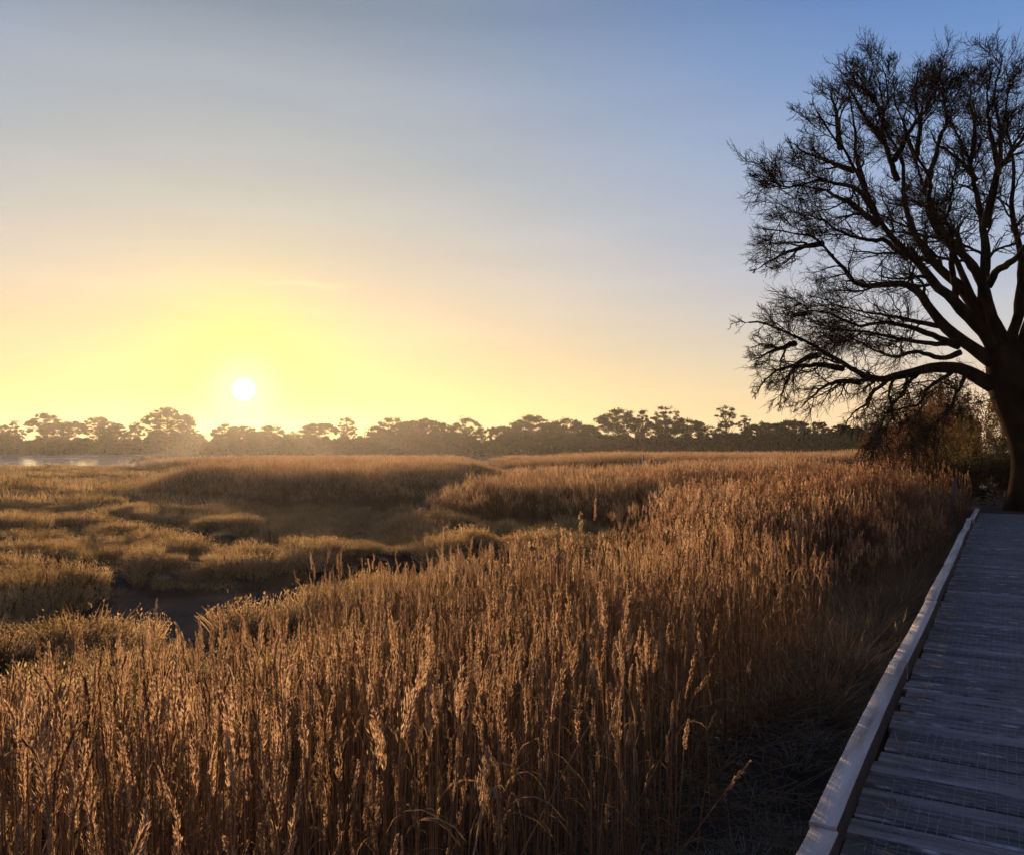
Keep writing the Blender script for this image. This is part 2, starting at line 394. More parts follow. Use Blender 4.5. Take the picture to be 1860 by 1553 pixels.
def build_lagoon():
    """wet frosted lagoon sheet, tilted up away from the marsh to mirror bright sky"""
    m, nt, out = newmat('lagoon_ice')
    n = noise(nt, .06, 6, 'Object', (1, .3, 1)); rp = ramp(nt, [(.35, (.62, .60, .58)), (.65, (.85, .84, .82))]); nt.links.new(n.outputs['Fac'], rp.inputs[0])
    df = nt.nodes.new('ShaderNodeBsdfDiffuse'); nt.links.new(rp.outputs[0], df.inputs['Color'])
    gl = nt.nodes.new('ShaderNodeBsdfGlossy'); gl.inputs['Color'].default_value = (.95, .95, .96, 1); gl.inputs['Roughness'].default_value = .06
    mx = nt.nodes.new('ShaderNodeMixShader'); mp = nt.nodes.new('ShaderNodeMapRange'); nt.links.new(n.outputs['Fac'], mp.inputs['Value'])
    for k, v in (('From Min', .38), ('From Max', .6), ('To Min', .62), ('To Max', .96)): mp.inputs[k].default_value = v
    nt.links.new(mp.outputs['Result'], mx.inputs[0]); nt.links.new(df.outputs[0], mx.inputs[1]); nt.links.new(gl.outputs[0], mx.inputs[2]); nt.links.new(mx.outputs[0], out.inputs['Surface'])
    ys = np.array([90, 100, 112, 125, 140, 160, 185, 215, 260, 326.]); xr = np.interp(ys, [90, 101, 120, 153, 212, 300, 326], [-47, -47, -56, -71, -93, -119, -134])
    zz = np.interp(ys, [90, 100, 190, 326], [-.2, -.11, .85, .9]); V = np.concatenate([np.stack([xr, ys, zz], -1), np.stack([xr * 0 - 430, ys, zz], -1)]); k = len(ys)  # slope added so the sheet reflects sky above the woodland
    mb = MB(); mb.add(V, [[a, a + 1, k + a + 1, k + a] for a in range(k - 1)])
    tag(mb.build('lagoon', m), 'pale wet frosted lagoon sheet tilted to mirror the bright sky at the left edge below the far pines', kind='structure')
build_lagoon()

def build_haze():
    m, nt, out = newmat('haze')
    v = nt.nodes.new('ShaderNodeVolumePrincipled')
    v.inputs['Color'].default_value = (1, .93, .82, 1); v.inputs['Density'].default_value = .000145; v.inputs['Anisotropy'].default_value = .66
    v.inputs['Density Attribute'].default_value = ''
    nt.links.new(v.outputs[0], out.inputs['Volume'])
    mb = MB(); box(mb, (-720, -170, -1.8), (720, 920, 27))
    tag(mb.build('haze', m), 'thin golden morning haze over the marsh', kind='stuff')
build_haze()

# ------------------------------------------------------------------ scattering (stuff)
def proto_collection(name, meshes):
    c = bpy.data.collections.new(name)
    for i, me in enumerate(meshes):
        o = bpy.data.objects.new('%s_%02d' % (name, i), me); c.objects.link(o)
    return c
def scatter(name, label, pts, rot, scale, coll, idx):
    me = bpy.data.meshes.new(name); N = len(pts)
    me.vertices.add(N); me.vertices.foreach_set('co', np.asarray(pts, np.float32).ravel())
    a = me.attributes.new('rot', 'FLOAT_VECTOR', 'POINT'); a.data.foreach_set('vector', np.asarray(rot, np.float32).ravel())
    a = me.attributes.new('scl', 'FLOAT_VECTOR', 'POINT'); a.data.foreach_set('vector', np.asarray(scale, np.float32).ravel())
    a = me.attributes.new('idx', 'INT', 'POINT'); a.data.foreach_set('value', np.asarray(idx, np.int32))
    o = bpy.data.objects.new(name, me); COL.objects.link(o)
    g = bpy.data.node_groups.new(name + '_spread', 'GeometryNodeTree')
    g.interface.new_socket('Geometry', in_out='INPUT', socket_type='NodeSocketGeometry')
    g.interface.new_socket('Geometry', in_out='OUTPUT', socket_type='NodeSocketGeometry')
    nn = g.nodes.new; L = g.links.new
    gi, go = nn('NodeGroupInput'), nn('NodeGroupOutput')
    ci = nn('GeometryNodeCollectionInfo'); ci.inputs['Collection'].default_value = coll; ci.inputs['Separate Children'].default_value = True; ci.inputs['Reset Children'].default_value = True
    ip = nn('GeometryNodeInstanceOnPoints'); ip.inputs['Pick Instance'].default_value = True
    def attr(n, t):
        x = nn('GeometryNodeInputNamedAttribute'); x.data_type = t; x.inputs['Name'].default_value = n
        return x.outputs['Attribute']
    e = nn('FunctionNodeEulerToRotation')
    L(gi.outputs[0], ip.inputs['Points']); L(ci.outputs[0], ip.inputs['Instance'])
    L(attr('idx', 'INT'), ip.inputs['Instance Index']); L(attr('rot', 'FLOAT_VECTOR'), e.inputs[0]); L(e.outputs[0], ip.inputs['Rotation'])
    L(attr('scl', 'FLOAT_VECTOR'), ip.inputs['Scale']); L(ip.outputs[0], go.inputs[0])
    md = o.modifiers.new('spread', 'NODES'); md.node_group = g
    return tag(o, label, kind='stuff')

# ------------------------------------------------------------------ reeds
def reed_axis(r, H, lean, K=9):
    ph = r.uniform(0, 2 * np.pi); d = np.array([np.cos(ph), np.sin(ph), 0]); h = np.linspace(0, 1, K)
    p = np.stack([np.zeros(K), np.zeros(K), h * H], -1) + d * (lean * H * (h ** 1.7))[:, None]
    ph2 = r.uniform(0, 2 * np.pi); p += np.array([np.cos(ph2), np.sin(ph2), 0]) * (np.sin(h * 5 + ph) * .008)[:, None]
    return p
def plume_pts(r, base, d0, L, nod, n, w):
    """feathery panicle: an axis that nods to one side with spikelets held along it"""
    ph = r.uniform(0, 2 * np.pi); sd = np.array([np.cos(ph), np.sin(ph), 0])
    ax = [base]; d = np.array(d0, float); K = 9
    for i in range(K - 1):
        d = d + sd * nod * (i / K) ** 1.2; d = d / np.linalg.norm(d); ax.append(ax[-1] + d * L / (K - 1))
    ax = np.array(ax); T = unit(np.gradient(ax, axis=0))
    u = r.random(n) ** .95
    # tufts: spikelets gather on short branches
    nb = 13; bu = np.sort(r.random(nb)); bphi = r.uniform(0, 2 * np.pi, nb); which = np.argmin(np.abs(u[:, None] - bu[None] - .06), 1)
    env = np.sin(np.pi * np.clip(u * .93 + .07, 0, 1) ** .75) ** .8
    f = u * (K - 1); i0 = np.minimum(f.astype(int), K - 2); fr = (f - i0)[:, None]
    c = ax[i0] * (1 - fr) + ax[i0 + 1] * fr; t = T[i0]
    phi = bphi[which] + r.normal(0, .7, n); rad = np.abs(r.normal(.5, .35, n)) * w * env
    side = sd * .6
    off = np.stack([np.cos(phi), np.sin(phi), np.zeros(n)], -1) + side
    return ax, c + off * rad[:, None], unit(t * 1.0 + off * .20 + r.normal(0, .15, (n, 3)))
def reed_parts(seed, H=1.5, lod=0, lean=None, plume=True, nleaf=None):
    r = np.random.default_rng(seed)
    lean = r.normal(0, .04) if lean is None else lean
    L = r.uniform(.15, .25)
    ax = reed_axis(r, H - L * .85, lean, 9 if lod == 0 else 4)
    st_, pl, lf = MB(), MB(), []
    r0 = .0036 if lod == 0 else .0045
    tubes(st_, ax[None], np.linspace(r0, r0 * .5, len(ax))[None], 4 if lod == 0 else 3)
    d = unit(ax[-1] - ax[-2])
    if plume:
        n = (440, 26)[lod]
        axp, c, dd = plume_pts(r, ax[-1], d, L, r.uniform(.02, .22), n, r.uniform(.006, .0135))
        cards(pl, c, dd, r.uniform(.011, .023, n) * (1, 2.3)[lod], r.uniform(.0015, .0032, n) * (1, 4.0)[lod])
        tubes(pl, axp[None], np.linspace(r0 * .5, r0 * .2, len(axp))[None], 3)
    nleaf = (r.integers(0, 3) if lod == 0 else int(r.random() < .6)) if nleaf is None else nleaf
    for i in range(nleaf):
        h = r.uniform(.25, .88); k = h * (len(ax) - 1); i0 = int(k); b = ax[i0] + (ax[min(i0 + 1, len(ax) - 1)] - ax[i0]) * (k - i0)
        ph = r.uniform(0, 2 * np.pi); o = np.array([np.cos(ph), np.sin(ph), 0]); LL = r.uniform(.14, .36); K = 6
        q = [b]; e = r.uniform(1.0, 1.4)
        for j in range(K - 1):
            q.append(q[-1] + (o * math.cos(e) + np.array([0, 0, 1]) * math.sin(e)) * LL / (K - 1)); e -= r.uniform(.1, .62)
        wd = r.uniform(.006, .011) * np.array([.6, 1, 1, .8, .5, .08])
        lf.append(MB()); ribbons(lf[-1], np.array(q)[None], wd[None], side=np.cross(o, [0, 0, 1])[None] + r.normal(0, .4, (1, 3)))
    return st_, pl, *lf
def merge(dst, src, m, T=None):
    for v, (f, _) in zip(src.v, src.q):
        pass
    if src.n:
        V = np.concatenate(src.v); b = dst.n
        if T is not None: V = V @ T[0].T + T[1]
        dst.v.append(V); dst.n += len(V)
        for f, _ in src.q: dst.q.append((f + b, m))
M['shaded_stem'] = plant_mat('shaded_stem', [(.055, .03, .015), (.12, .068, .033), (.21, .13, .068), (.27, .18, .10)], .22, 3)  # reed stem colour darkened to stand in for shade in the farther beds
RM = [M['reed_stem'], M['reed_plume'], M['reed_leaf']]
near_protos, near_parts = [], []
for i in range(22):
    ps = reed_parts(100 + i, H=1.5, plume=i < 14, nleaf=None)
    near_parts.append(ps)
    mb = MB()
    for k, p in enumerate(ps): merge(mb, p, min(k, 2))
    near_protos.append(mb.mesh('reed_kind', RM))
def clump(seed, n, rad, lod):
    r = np.random.default_rng(seed); mb = MB()
    for i in range(n):
        a = r.uniform(0, 2 * np.pi); q = rad * math.sqrt(r.random())
        ps = reed_parts(int(r.integers(1e9)), H=1.5 * r.uniform(.80, 1.08), lod=lod, plume=r.random() < .75)
        T = (np.eye(3), np.array([q * math.cos(a), q * math.sin(a), 0]))
        for k, p in enumerate(ps): merge(mb, p, min(k, 2), T)
    return mb.mesh('reed_clump_kind', [M['shaded_stem'], M['reed_plume'], M['reed_leaf']])
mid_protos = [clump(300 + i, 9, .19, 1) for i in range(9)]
M['rust_stem'] = plant_mat('rust_stem', [(.07, .035, .018), (.15, .075, .036), (.26, .14, .07), (.33, .19, .10)], .3, 3)
M['rust_plume'] = plant_mat('rust_plume', [(.12, .055, .032), (.26, .125, .07), (.40, .22, .125), (.50, .30, .18)], .5, 14)
RM2 = [M['rust_stem'], M['rust_plume'], M['reed_leaf']]
rust_protos = []
for me in mid_protos[:6]:
    c_ = me.copy()
    for k in range(3): c_.materials[k] = RM2[k]
    rust_protos.append(c_)
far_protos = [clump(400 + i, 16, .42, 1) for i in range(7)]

def reed_height(x, y):
    h = .97 + .22 * (vn(x, y, 2.2, 11) - .5) + .16 * (vn(x, y, .7, 12) - .5)
    h = h + .26 * sm(4, 11, x - .0 * y) * sm(10, 20, y)           # taller towards the oak
    h = h - .24 * sm(36, 50, y) * (1 - sm(60, 64, y)) * sm(-4, 2, x)
    return h
def poisson(poly_list, dens, y0, y1, edge=.35, xr=(-60, 60)):
    out = []
    for poly in poly_list:
        a = np.array(poly); lo, hi = a.min(0), a.max(0)
        lo[1] = max(lo[1], y0); hi[1] = min(hi[1], y1)
        if lo[1] >= hi[1]: continue
        n = int((hi[0] - lo[0]) * (hi[1] - lo[1]) * dens)
        x = rng.uniform(lo[0], hi[0], n); y = rng.uniform(lo[1], hi[1], n)
        d = sdf(x, y, poly) + (vn(x, y, .8, 21) - .5) * .9 * edge * 2
        keep = d > 0
        out.append(np.stack([x[keep], y[keep], d[keep]], -1))
    return np.concatenate(out) if out else np.zeros((0, 3))
def in_view(x, y, margin=3.0):                     # what the photograph (and a step aside) can see
    return (np.abs(x) < .66 * np.maximum(y, 0) + margin)
def spread_reeds(name, label, pts, protos, s0, s1, tilt, coll, taper=.28, wide=.9, pick=None):
    x, y, d = pts.T; n = len(x)
    z = ground(x, y) - .02
    ok = (z > -.25); x, y, d, z = x[ok], y[ok], d[ok], z[ok]; n = len(x)
    h = reed_height(x, y) * rng.uniform(s0, s1, n) * (1 - taper * (1 - sm(0, wide, d)))
    rot = np.stack([rng.normal(0, tilt, n), rng.normal(0, tilt, n), rng.uniform(0, 2 * np.pi, n)], -1)
    rot[:, 0] += (vn(x, y, 1.6, 51) - .5) * .20; rot[:, 1] += (vn(x, y, 1.6, 52) - .5) * .20
    rot[:, 2] = rng.uniform(0, 6.28, n)
    od = rng.random(n) < .05; rot[od, :2] += rng.normal(0, .26, (od.sum(), 2))
    wv = rng.uniform(.85, 1.15, n)
    scatter(name, label, np.stack([x, y, z], -1), rot, np.stack([h * wv, h * wv, h], -1), coll, pick(x, y, n) if pick else rng.integers(0, len(protos), n))
    return n
def pick_rust(x, y, n):
    p = sm(.5, 6.5, x - .12 * (y - 10)) * .72
    return np.where(rng.random(n) < p, 9 + rng.integers(0, 6, n), rng.integers(0, 9, n))
cn, cm, cf = proto_collection('reed_kinds', near_protos), proto_collection('reed_clump_kinds', mid_protos + rust_protos), proto_collection('reed_far_kinds', far_protos)
pa = poisson([BED_A], 200, -3, 8.2); pa = pa[in_view(pa[:, 0], pa[:, 1], 1.6)]
# keep the standing room clear of stems that would cross the lens
pa = pa[np.hypot(pa[:, 0], pa[:, 1]) > 1.15]
n1 = spread_reeds('near_reed_bed', 'dense dry brown reeds with golden plumes filling the left foreground', pa, near_protos, .66, 1.06, .028, cn, .15)
pb = poisson([BED_A, BED_C], 13, 8.2, 30); pb = pb[in_view(pb[:, 0], pb[:, 1], 3)]
pb2 = poisson([BED_B], 13, 20, 36); 
m_ = 600; s_ = -rng.uniform(.12, 2.2, m_); t_ = rng.uniform(2.5, 22, m_); q_ = K0 + N2 * s_[:, None] + U2 * t_[:, None]
q_ = q_[(bed_depth(q_[:, 0], q_[:, 1]) < .3)]
spread_reeds('bank_reed_stubble', 'scattered short broken reed stems on the dark bank beside the boardwalk', np.concatenate([q_, np.full((len(q_), 1), 1.)], 1), near_protos, .16, .52, .16, cn)
n2 = spread_reeds('middle_reed_bed', 'rusty brown reeds running along the boardwalk towards the oak', np.concatenate([pb, pb2]), mid_protos, .86, 1.1, .03, cm, .46, 1.9, pick_rust)
pc = poisson([BED_C, BED_B], 5.0, 30, 62, .5); pc2 = poisson([BED_B, BED_E, BED_F], 1.9, 62, 140, 1.0); pcb = poisson([BED_B], 3, 36, 62, .5)
n3 = spread_reeds('far_reed_bed', 'rounded reed beds with sunlit golden tops across the middle of the marsh', np.concatenate([pc, pc2, pcb]), far_protos, .9, 1.12, .025, cf, .55, 3.4)
print('reeds', n1, n2, n3)

# ------------------------------------------------------------------ low marsh plants
def tuft(seed, n, rad, hmin, hmax, spreadk, wid, mats, leafy=0):
    r = np.random.default_rng(seed); mb = MB(); K = 4
    a = r.uniform(0, 2 * np.pi, n); q = rad * np.sqrt(r.random(n))
    b = np.stack([q * np.cos(a), q * np.sin(a), np.zeros(n)], -1)
    o = np.stack([np.cos(a), np.sin(a), np.zeros(n)], -1) * (q / rad)[:, None] * spreadk + r.normal(0, .22, (n, 3)) * [1, 1, 0]
    d = unit(o + [0, 0, 1.]); L = r.uniform(hmin, hmax, n)
    pts = [b]
    for j in range(K - 1):
        pts.append(pts[-1] + d * (L / (K - 1))[:, None]); d = unit(d + o * .28 + r.normal(0, .12, (n, 3)) - [0, 0, .08])
    Pn = np.stack(pts, 1)
    w = r.uniform(*wid, n)[:, None] * np.array([.8, 1, .8, .15])
    k = r.random(n) < .75
    ribbons(mb, Pn[k], w[k], 0); ribbons(mb, Pn[~k], w[~k], 1)
    if leafy:
        j = r.integers(0, n, leafy); f = r.uniform(.35, 1, leafy)[:, None]
        c = Pn[j, 1] * (1 - f) + Pn[j, -1] * f + r.normal(0, .012, (leafy, 3))
        cards(mb, c, unit(r.normal(0, 1, (leafy, 3)) + [0, 0, .9]), r.uniform(.012, .026, leafy), r.uniform(.006, .010, leafy), 0)
    return mb.mesh('tuft_kind', mats)
MM = [M['marsh_leaf'], M['marsh_dark']]
marsh_near = [tuft(500 + i, 170, .2, .07, .22, .45, (.003, .007), MM, 420) for i in range(7)]
marsh_far = [tuft(520 + i, 150, .5, .10, .28, .4, (.010, .022), MM, 220) for i in range(6)]
rank = [tuft(540 + i, 130, .12, .35, .75, 1.2, (.004, .008), [M['rank_grass'], M['straw']]) for i in range(5)]
frost = [tuft(560 + i, 110, .16, .10, .26, 1.1, (.004, .008), [M['frost_grass'], M['rank_grass']]) for i in range(5)]
c_mn, c_mf, c_rk, c_fr = (proto_collection(n_, p_) for n_, p_ in (('marsh_tuft_kinds', marsh_near), ('marsh_mat_kinds', marsh_far), ('rank_tuft_kinds', rank), ('frost_tuft_kinds', frost)))

def spread_marsh():
    def go(n, x0, x1, y0, y1):
        x = rng.uniform(x0, x1, n); y = rng.uniform(y0, y1, n)
        ok = (bed_depth(x, y) < .1) & in_view(x, y, 4); x, y = x[ok], y[ok]
        s, t = st(x, y); ok = s < -4; x, y = x[ok], y[ok]
        z = ground(x, y); ok = (z > .06); return x[ok], y[ok], z[ok]
    def put(name, label, xyz, coll, k, s0, s1):
        x, y, z = xyz; n = len(x)
        rot = np.stack([rng.normal(0, .12, n), rng.normal(0, .12, n), rng.uniform(0, 6.28, n)], -1)
        s = rng.uniform(s0, s1, n) * (.45 + 1.0 * vn(x, y, 1.1, 31))
        scatter(name, label, np.stack([x, y, z - .02], -1), rot, np.stack([s, s, s * rng.uniform(.6, 1.6, n)], -1), coll, rng.integers(0, k, n)); return n
    a = go(int(24 * 26 * 20), -21, 3, 5, 31)
    b = go(int(90 * 90 * 4.2), -80, 40, 30, 118)
    print('marsh', put('marsh_grass', 'low golden brown saltmarsh cushions lit by the low sun on the left', a, c_mn, 7, .6, 1.55),
          put('far_marsh_grass', 'flat sunlit saltmarsh turf cut by creeks in front of the lagoon', b, c_mf, 6, .65, 1.5))
spread_marsh()

def spread_strip():
    n = 8200
    s = -rng.uniform(.10, 2.6, n); t = rng.uniform(-2, 27, n)
    p = K0 + N2 * s[:, None] + U2 * t[:, None]; x, y = p.T
    ok = (bed_depth(x, y) < .35) & (y > .6); x, y, s, t = x[ok], y[ok], s[ok], t[ok]
    z = ground(x, y) - .015; n = len(x)
    fz = vn(x, y, 1.0, 41); isr = (rng.random(n) < .22 * sm(.45, .7, fz) + .05) & (s < -.45)
    fr = ~isr & (rng.random(n) < .05 + .62 * sm(.54, .70, vn(x, y, 1.1, 43)))
    bare = vn(x, y, .55, 44) < .42
    fr |= (np.hypot(x - 3.1, (y - 7.6) * .6) < 1.0) & (rng.random(n) < .8) & ~isr
    fr &= ~bare; isr &= t > 6.5
    def put(name, label, k, coll, npz, s0, s1):
        m = k.sum(); rot = np.stack([rng.normal(0, .15, m), rng.normal(0, .15, m), rng.uniform(0, 6.28, m)], -1); sc = rng.uniform(s0, s1, m)
        scatter(name, label, np.stack([x[k], y[k], z[k]], -1), rot, np.stack([sc, sc, sc], -1), coll, rng.integers(0, npz, m))
    put('rank_grass', 'long arching dry grass between the reeds and the boardwalk', isr, c_rk, 5, .55, 1.0)
    put('frosty_grass', 'short frost-greyed grass on the dark bank beside the boardwalk', fr, c_fr, 5, .35, .75)
    # fallen stems and leaf litter on the bank
    m = 11000; s = -rng.uniform(-.02, 2.4, m); t = rng.uniform(.5, 24, m); p = K0 + N2 * s[:, None] + U2 * t[:, None]; x, y = p.T
    z = ground(x, y) + rng.uniform(.005, .09, m); a = rng.uniform(0, 6.28, m); L = rng.uniform(.08, .5, m); e = rng.normal(0, .24, m)
    d = np.stack([np.cos(a) * np.cos(e), np.sin(a) * np.cos(e), np.abs(np.sin(e))], -1); b = np.stack([x, y, z], -1)
    sag = rng.normal(0, .04, m)
    Pn = np.stack([b, b + d * (L * .5)[:, None] + np.array([0, 0, 1]) * sag[:, None] * L[:, None], b + d * L[:, None]], 1)
    mb = MB(); tubes(mb, Pn, np.broadcast_to(rng.uniform(.0016, .0034, m)[:, None], (m, 3)), 3)
    tag(mb.build('fallen_reed_straw', M['straw']), 'broken straw and fallen reed stems littering the bank', kind='stuff')
spread_strip()

# ------------------------------------------------------------------ boardwalk
def vary(m, lo, hi):
    """each board its own shade"""
    nt = m.node_tree; b = next(n for n in nt.nodes if n.type == 'BSDF_PRINCIPLED'); src = b.inputs['Base Color'].links[0].from_socket
    g = nt.nodes.new('ShaderNodeNewGeometry'); r = nt.nodes.new('ShaderNodeMapRange'); r.inputs['To Min'].default_value = lo; r.inputs['To Max'].default_value = hi
    v = nt.nodes.new('ShaderNodeVectorMath'); v.operation = 'SCALE'
    nt.links.new(g.outputs['Random Per Island'], r.inputs['Value']); nt.links.new(src, v.inputs[0]); nt.links.new(r.outputs['Result'], v.inputs['Scale']); nt.links.new(v.outputs[0], b.inputs['Base Color'])
def build_boardwalk():
    rz = math.atan2(U2[1], U2[0]) - math.pi / 2           # local +Y runs along the walk, +X to the right
    root = empty('boardwalk', (K0[0], K0[1], 0), 'weathered grey timber boardwalk under wire netting, leading to the oak', 'boardwalk', rz=rz)
    wood = solid_mat('deck_wood', [(.055, .048, .044), (.15, .136, .127), (.24, .22, .208), (.36, .335, .32)], 2.2, 9, .8, (.55, 5, 5), .55, 16, bsc=(.5, 9, 9), lo=.28, hi=.76)
    vary(wood, .62, 1.3)
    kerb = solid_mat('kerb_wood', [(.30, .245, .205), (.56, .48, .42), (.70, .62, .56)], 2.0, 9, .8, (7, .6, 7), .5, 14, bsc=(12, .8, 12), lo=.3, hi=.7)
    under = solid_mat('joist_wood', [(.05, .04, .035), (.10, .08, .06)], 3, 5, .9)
    wire = solid_mat('wire', [(.20, .20, .205), (.42, .42, .43)], 30, 2, .6, bump=0)
    frost_ = solid_mat('frosted_edge', [(.10, .095, .095), (.24, .235, .24), (.60, .61, .64)], 9, 6, .8, (1, 1, 1), .4, 60, lo=.4, hi=.68)
    T0, T1 = -4.5, 24.6
    mb = MB(); t = T0
    while t < T1:
        w = .172 + rng.normal(0, .003); z = DECK + rng.normal(0, .0025); x0 = .035 + rng.normal(0, .012); x1 = 2.12 + rng.normal(0, .012)
        n = 14; xs = np.linspace(x0, x1, n)                # each board a slightly warped, round-edged profile
        prof = np.array([[0, -.04], [0, -.010], [.012, 0], [w * .5, .0015], [w - .009, 0], [w, -.012], [w, -.04]])
        tw = rng.normal(0, .006); bow = rng.normal(0, .004)
        V = np.array([[x, t + a + tw * (x - 1), z + b + bow * math.sin((x - x0) / 2.1 * math.pi)] for x in xs for a, b in prof])
        k = len(prof); f = [[i * k + j, (i + 1) * k + j, (i + 1) * k + (j + 1) % k, i * k + (j + 1) % k] for i in range(n - 1) for j in range(k)]
        f = np.array(f)[:, ::-1]; ed = np.arange(len(f)) % k == 1
        mb.add(V, f[~ed]); b_ = mb.n - len(V); mb.q.append((f[ed] + b_, 1)); mb.q.append((np.array([[0, 1, 2, 3, 4, 5, 6]]) + b_, 0)); mb.q.append((np.array([[6, 5, 4, 3, 2, 1, 0]]) + b_ + len(V) - k, 0))
        gap = rng.uniform(.011, .024)
        if 3.92 < t < 4.1: gap = .045
        t += w + gap
    mb.build('deck', [wood, frost_], root)
    mb = MB()
    for x in (.10, 1.06, 2.0): box(mb, (x, T0, DECK - .19), (x + .06, T1, DECK - .043))
    for tt in np.arange(T0 + .4, T1, 1.8):
        for x in (.10, 1.98): box(mb, (x - .1, tt, -.3), (x - .003, tt + .1, DECK - .05))
    mb.build('substructure', under, root)
    # wire netting stapled over the boards
    mb = MB(); wz = DECK + .0055
    xs = np.arange(.16, 2.05, .042); ty = np.arange(T0, T1, .10)
    Pn = np.stack([np.stack([x + .0035 * np.sin(ty * 37 + x * 90) + rng.normal(0, .0015, len(ty)), ty, wz + .002 * np.sin(ty * 36.3) + rng.normal(0, .0008, len(ty))], -1) for x in xs])
    tubes(mb, Pn, np.full(Pn.shape[:2], .00105), 3)
    tt = np.arange(T0, T1, .0455); xx = np.linspace(.15, 2.06, 40)
    Pn = np.stack([np.stack([xx, q + .004 * np.sin(xx * 75 + q * 5) + rng.normal(0, .0015, len(xx)), wz + .0025 + rng.normal(0, .0009, len(xx))], -1) for q in tt])
    tubes(mb, Pn, np.full(Pn.shape[:2], .00105), 3)
    mb.build('wire_netting', wire, root)
    # kerb beams laid end to end on blocks
    cuts = [-4.2, -1.4, 1.1, 3.72, 6.62, 9.35, 12.3, 15.0, 17.9, 20.6, 24.2]; pz = [0] * 12
    for i, (a, b) in enumerate(zip(cuts[:-1], cuts[1:])):
        mb = MB(); n = 18; ts = np.linspace(a + .006, b - .006, n)
        ox = rng.normal(0, .008); sl_ = rng.normal(0, .005); dz = rng.normal(0, .005); bw = rng.normal(0, .004 if i < 5 else .009)
        w, hgt = .051, .12
        prof = np.array([[-w, -hgt], [-w, -.004], [-w + .004, 0], [w - .004, 0], [w, -.004], [w, -hgt]])
        u = np.linspace(-1, 1, n)
        V = np.array([[pa_ + ox + sl_ * uu + bw * (1 - uu * uu) + rng.normal(0, .0006), tt_, DECK + .15 + dz + pb_  + .004 * math.sin(uu * 2 + i)] for uu, tt_ in zip(u, ts) for pa_, pb_ in prof])
        k = 6; f = [[p * k + j, p * k + (j + 1) % k, (p + 1) * k + (j + 1) % k, (p + 1) * k + j] for p in range(n - 1) for j in range(k)]
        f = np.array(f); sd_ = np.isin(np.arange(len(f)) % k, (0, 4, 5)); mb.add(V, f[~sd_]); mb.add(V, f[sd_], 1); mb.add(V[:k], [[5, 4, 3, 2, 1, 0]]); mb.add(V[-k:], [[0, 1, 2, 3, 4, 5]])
        mb.build('kerb_beam', [kerb, under], root)
    for q in np.arange(-3.8, 24, 1.35):
        mb = MB(); box(mb, (-.05, q, DECK - .3), (.03, q + .09, DECK + .022)); mb.build('kerb_block', under, root)
    # straw and leaf bits blown against the kerb
    m = 420; s = .09 + np.abs(rng.normal(0, .10, m)); t = rng.uniform(1.5, 14, m); far_ = rng.random(m) < .12; s[far_] = rng.uniform(.1, 2, far_.sum())
    p = K0 + N2 * s[:, None] + U2 * t[:, None]; a = rng.uniform(0, 6.28, m); e = np.abs(rng.normal(0, .25, m)); L = rng.uniform(.03, .15, m)
    d = np.stack([np.cos(a) * np.cos(e), np.sin(a) * np.cos(e), np.sin(e)], -1); b = np.concatenate([p, np.full((m, 1), DECK + .01)], 1)
    mb = MB(); cards(mb, b, d, L, rng.uniform(.003, .010, m)); 
    tag(mb.build('straw_litter', M['straw']), 'bits of dry straw and leaf caught along the kerb on the boards', kind='stuff')
build_boardwalk()

# ------------------------------------------------------------------ branching wood
def resample(pts, K):
    pts = np.asarray(pts, float)
    # Catmull-Rom through the given points, then even spacing
    q = np.concatenate([[2 * pts[0] - pts[1]], pts, [2 * pts[-1] - pts[-2]]]); out = []
    for i in range(1, len(q) - 2):
        for u in np.linspace(0, 1, 8, endpoint=False):
            a, b, c, d = q[i - 1], q[i], q[i + 1], q[i + 2]
            out.append(.5 * (2 * b + (c - a) * u + (2 * a - 5 * b + 4 * c - d) * u * u + (3 * b - a - 3 * c + d) * u ** 3))
    out.append(pts[-1]); out = np.array(out)
    s = np.concatenate([[0], np.cumsum(np.linalg.norm(np.diff(out, axis=0), axis=1))])
    return np.stack([np.interp(np.linspace(0, s[-1], K), s, out[:, k]) for k in range(3)], -1)
def offshoots(Pn, Rn, per, t0, ang, ln, K, wander, bias, rf, rmin, taper=.35, lenfall=.45, terminal=True, rmax=9.):
    """side branches of many branches at once -> (N*per, K, 3) and radii"""
    N, k, _ = Pn.shape
    par = np.repeat(np.arange(N), per); n = len(par)
    t = t0 + (1 - t0) * (np.tile((np.arange(per) + .5) / per, N) + rng.uniform(-.5, .5, n) / per)
    if terminal: t[per - 1::per] = 1.0
    f = np.clip(t, 0, .9999) * (k - 1); i = f.astype(int); fr = (f - i)[:, None]
    b = Pn[par, i] * (1 - fr) + Pn[par, i + 1] * fr
    T = unit(Pn[par, i + 1] - Pn[par, i]); r = Rn[par, i]
    al = rng.uniform(*ang, n)
    if terminal: al[per - 1::per] = rng.uniform(0, .25, N)
    d = unit(T * np.cos(al)[:, None] + perp(T) * np.sin(al)[:, None])
    plen = np.linalg.norm(np.diff(Pn, axis=1), axis=-1).sum(1)[par]
    L = rng.uniform(*ln, n) * (plen if ln[1] < 1.0 and ln[0] < 0.99 else 1) * (1 - lenfall * t)
    if terminal and not (ln[1] < 1.0): L[per - 1::per] *= .5
    pts = [b]
    bz = bias(b) if callable(bias) else np.array(bias)
    for j in range(K - 1):
        pts.append(pts[-1] + d * (L / (K - 1))[:, None]); d = unit(d + rng.normal(0, wander, (n, 3)) + bz / K)
    r0 = np.maximum(np.minimum(np.minimum(r * rf, r * .9), rmax), rmin)
    return np.stack(pts, 1), np.maximum(r0[:, None] * np.linspace(1, taper, K), rmin * .7)

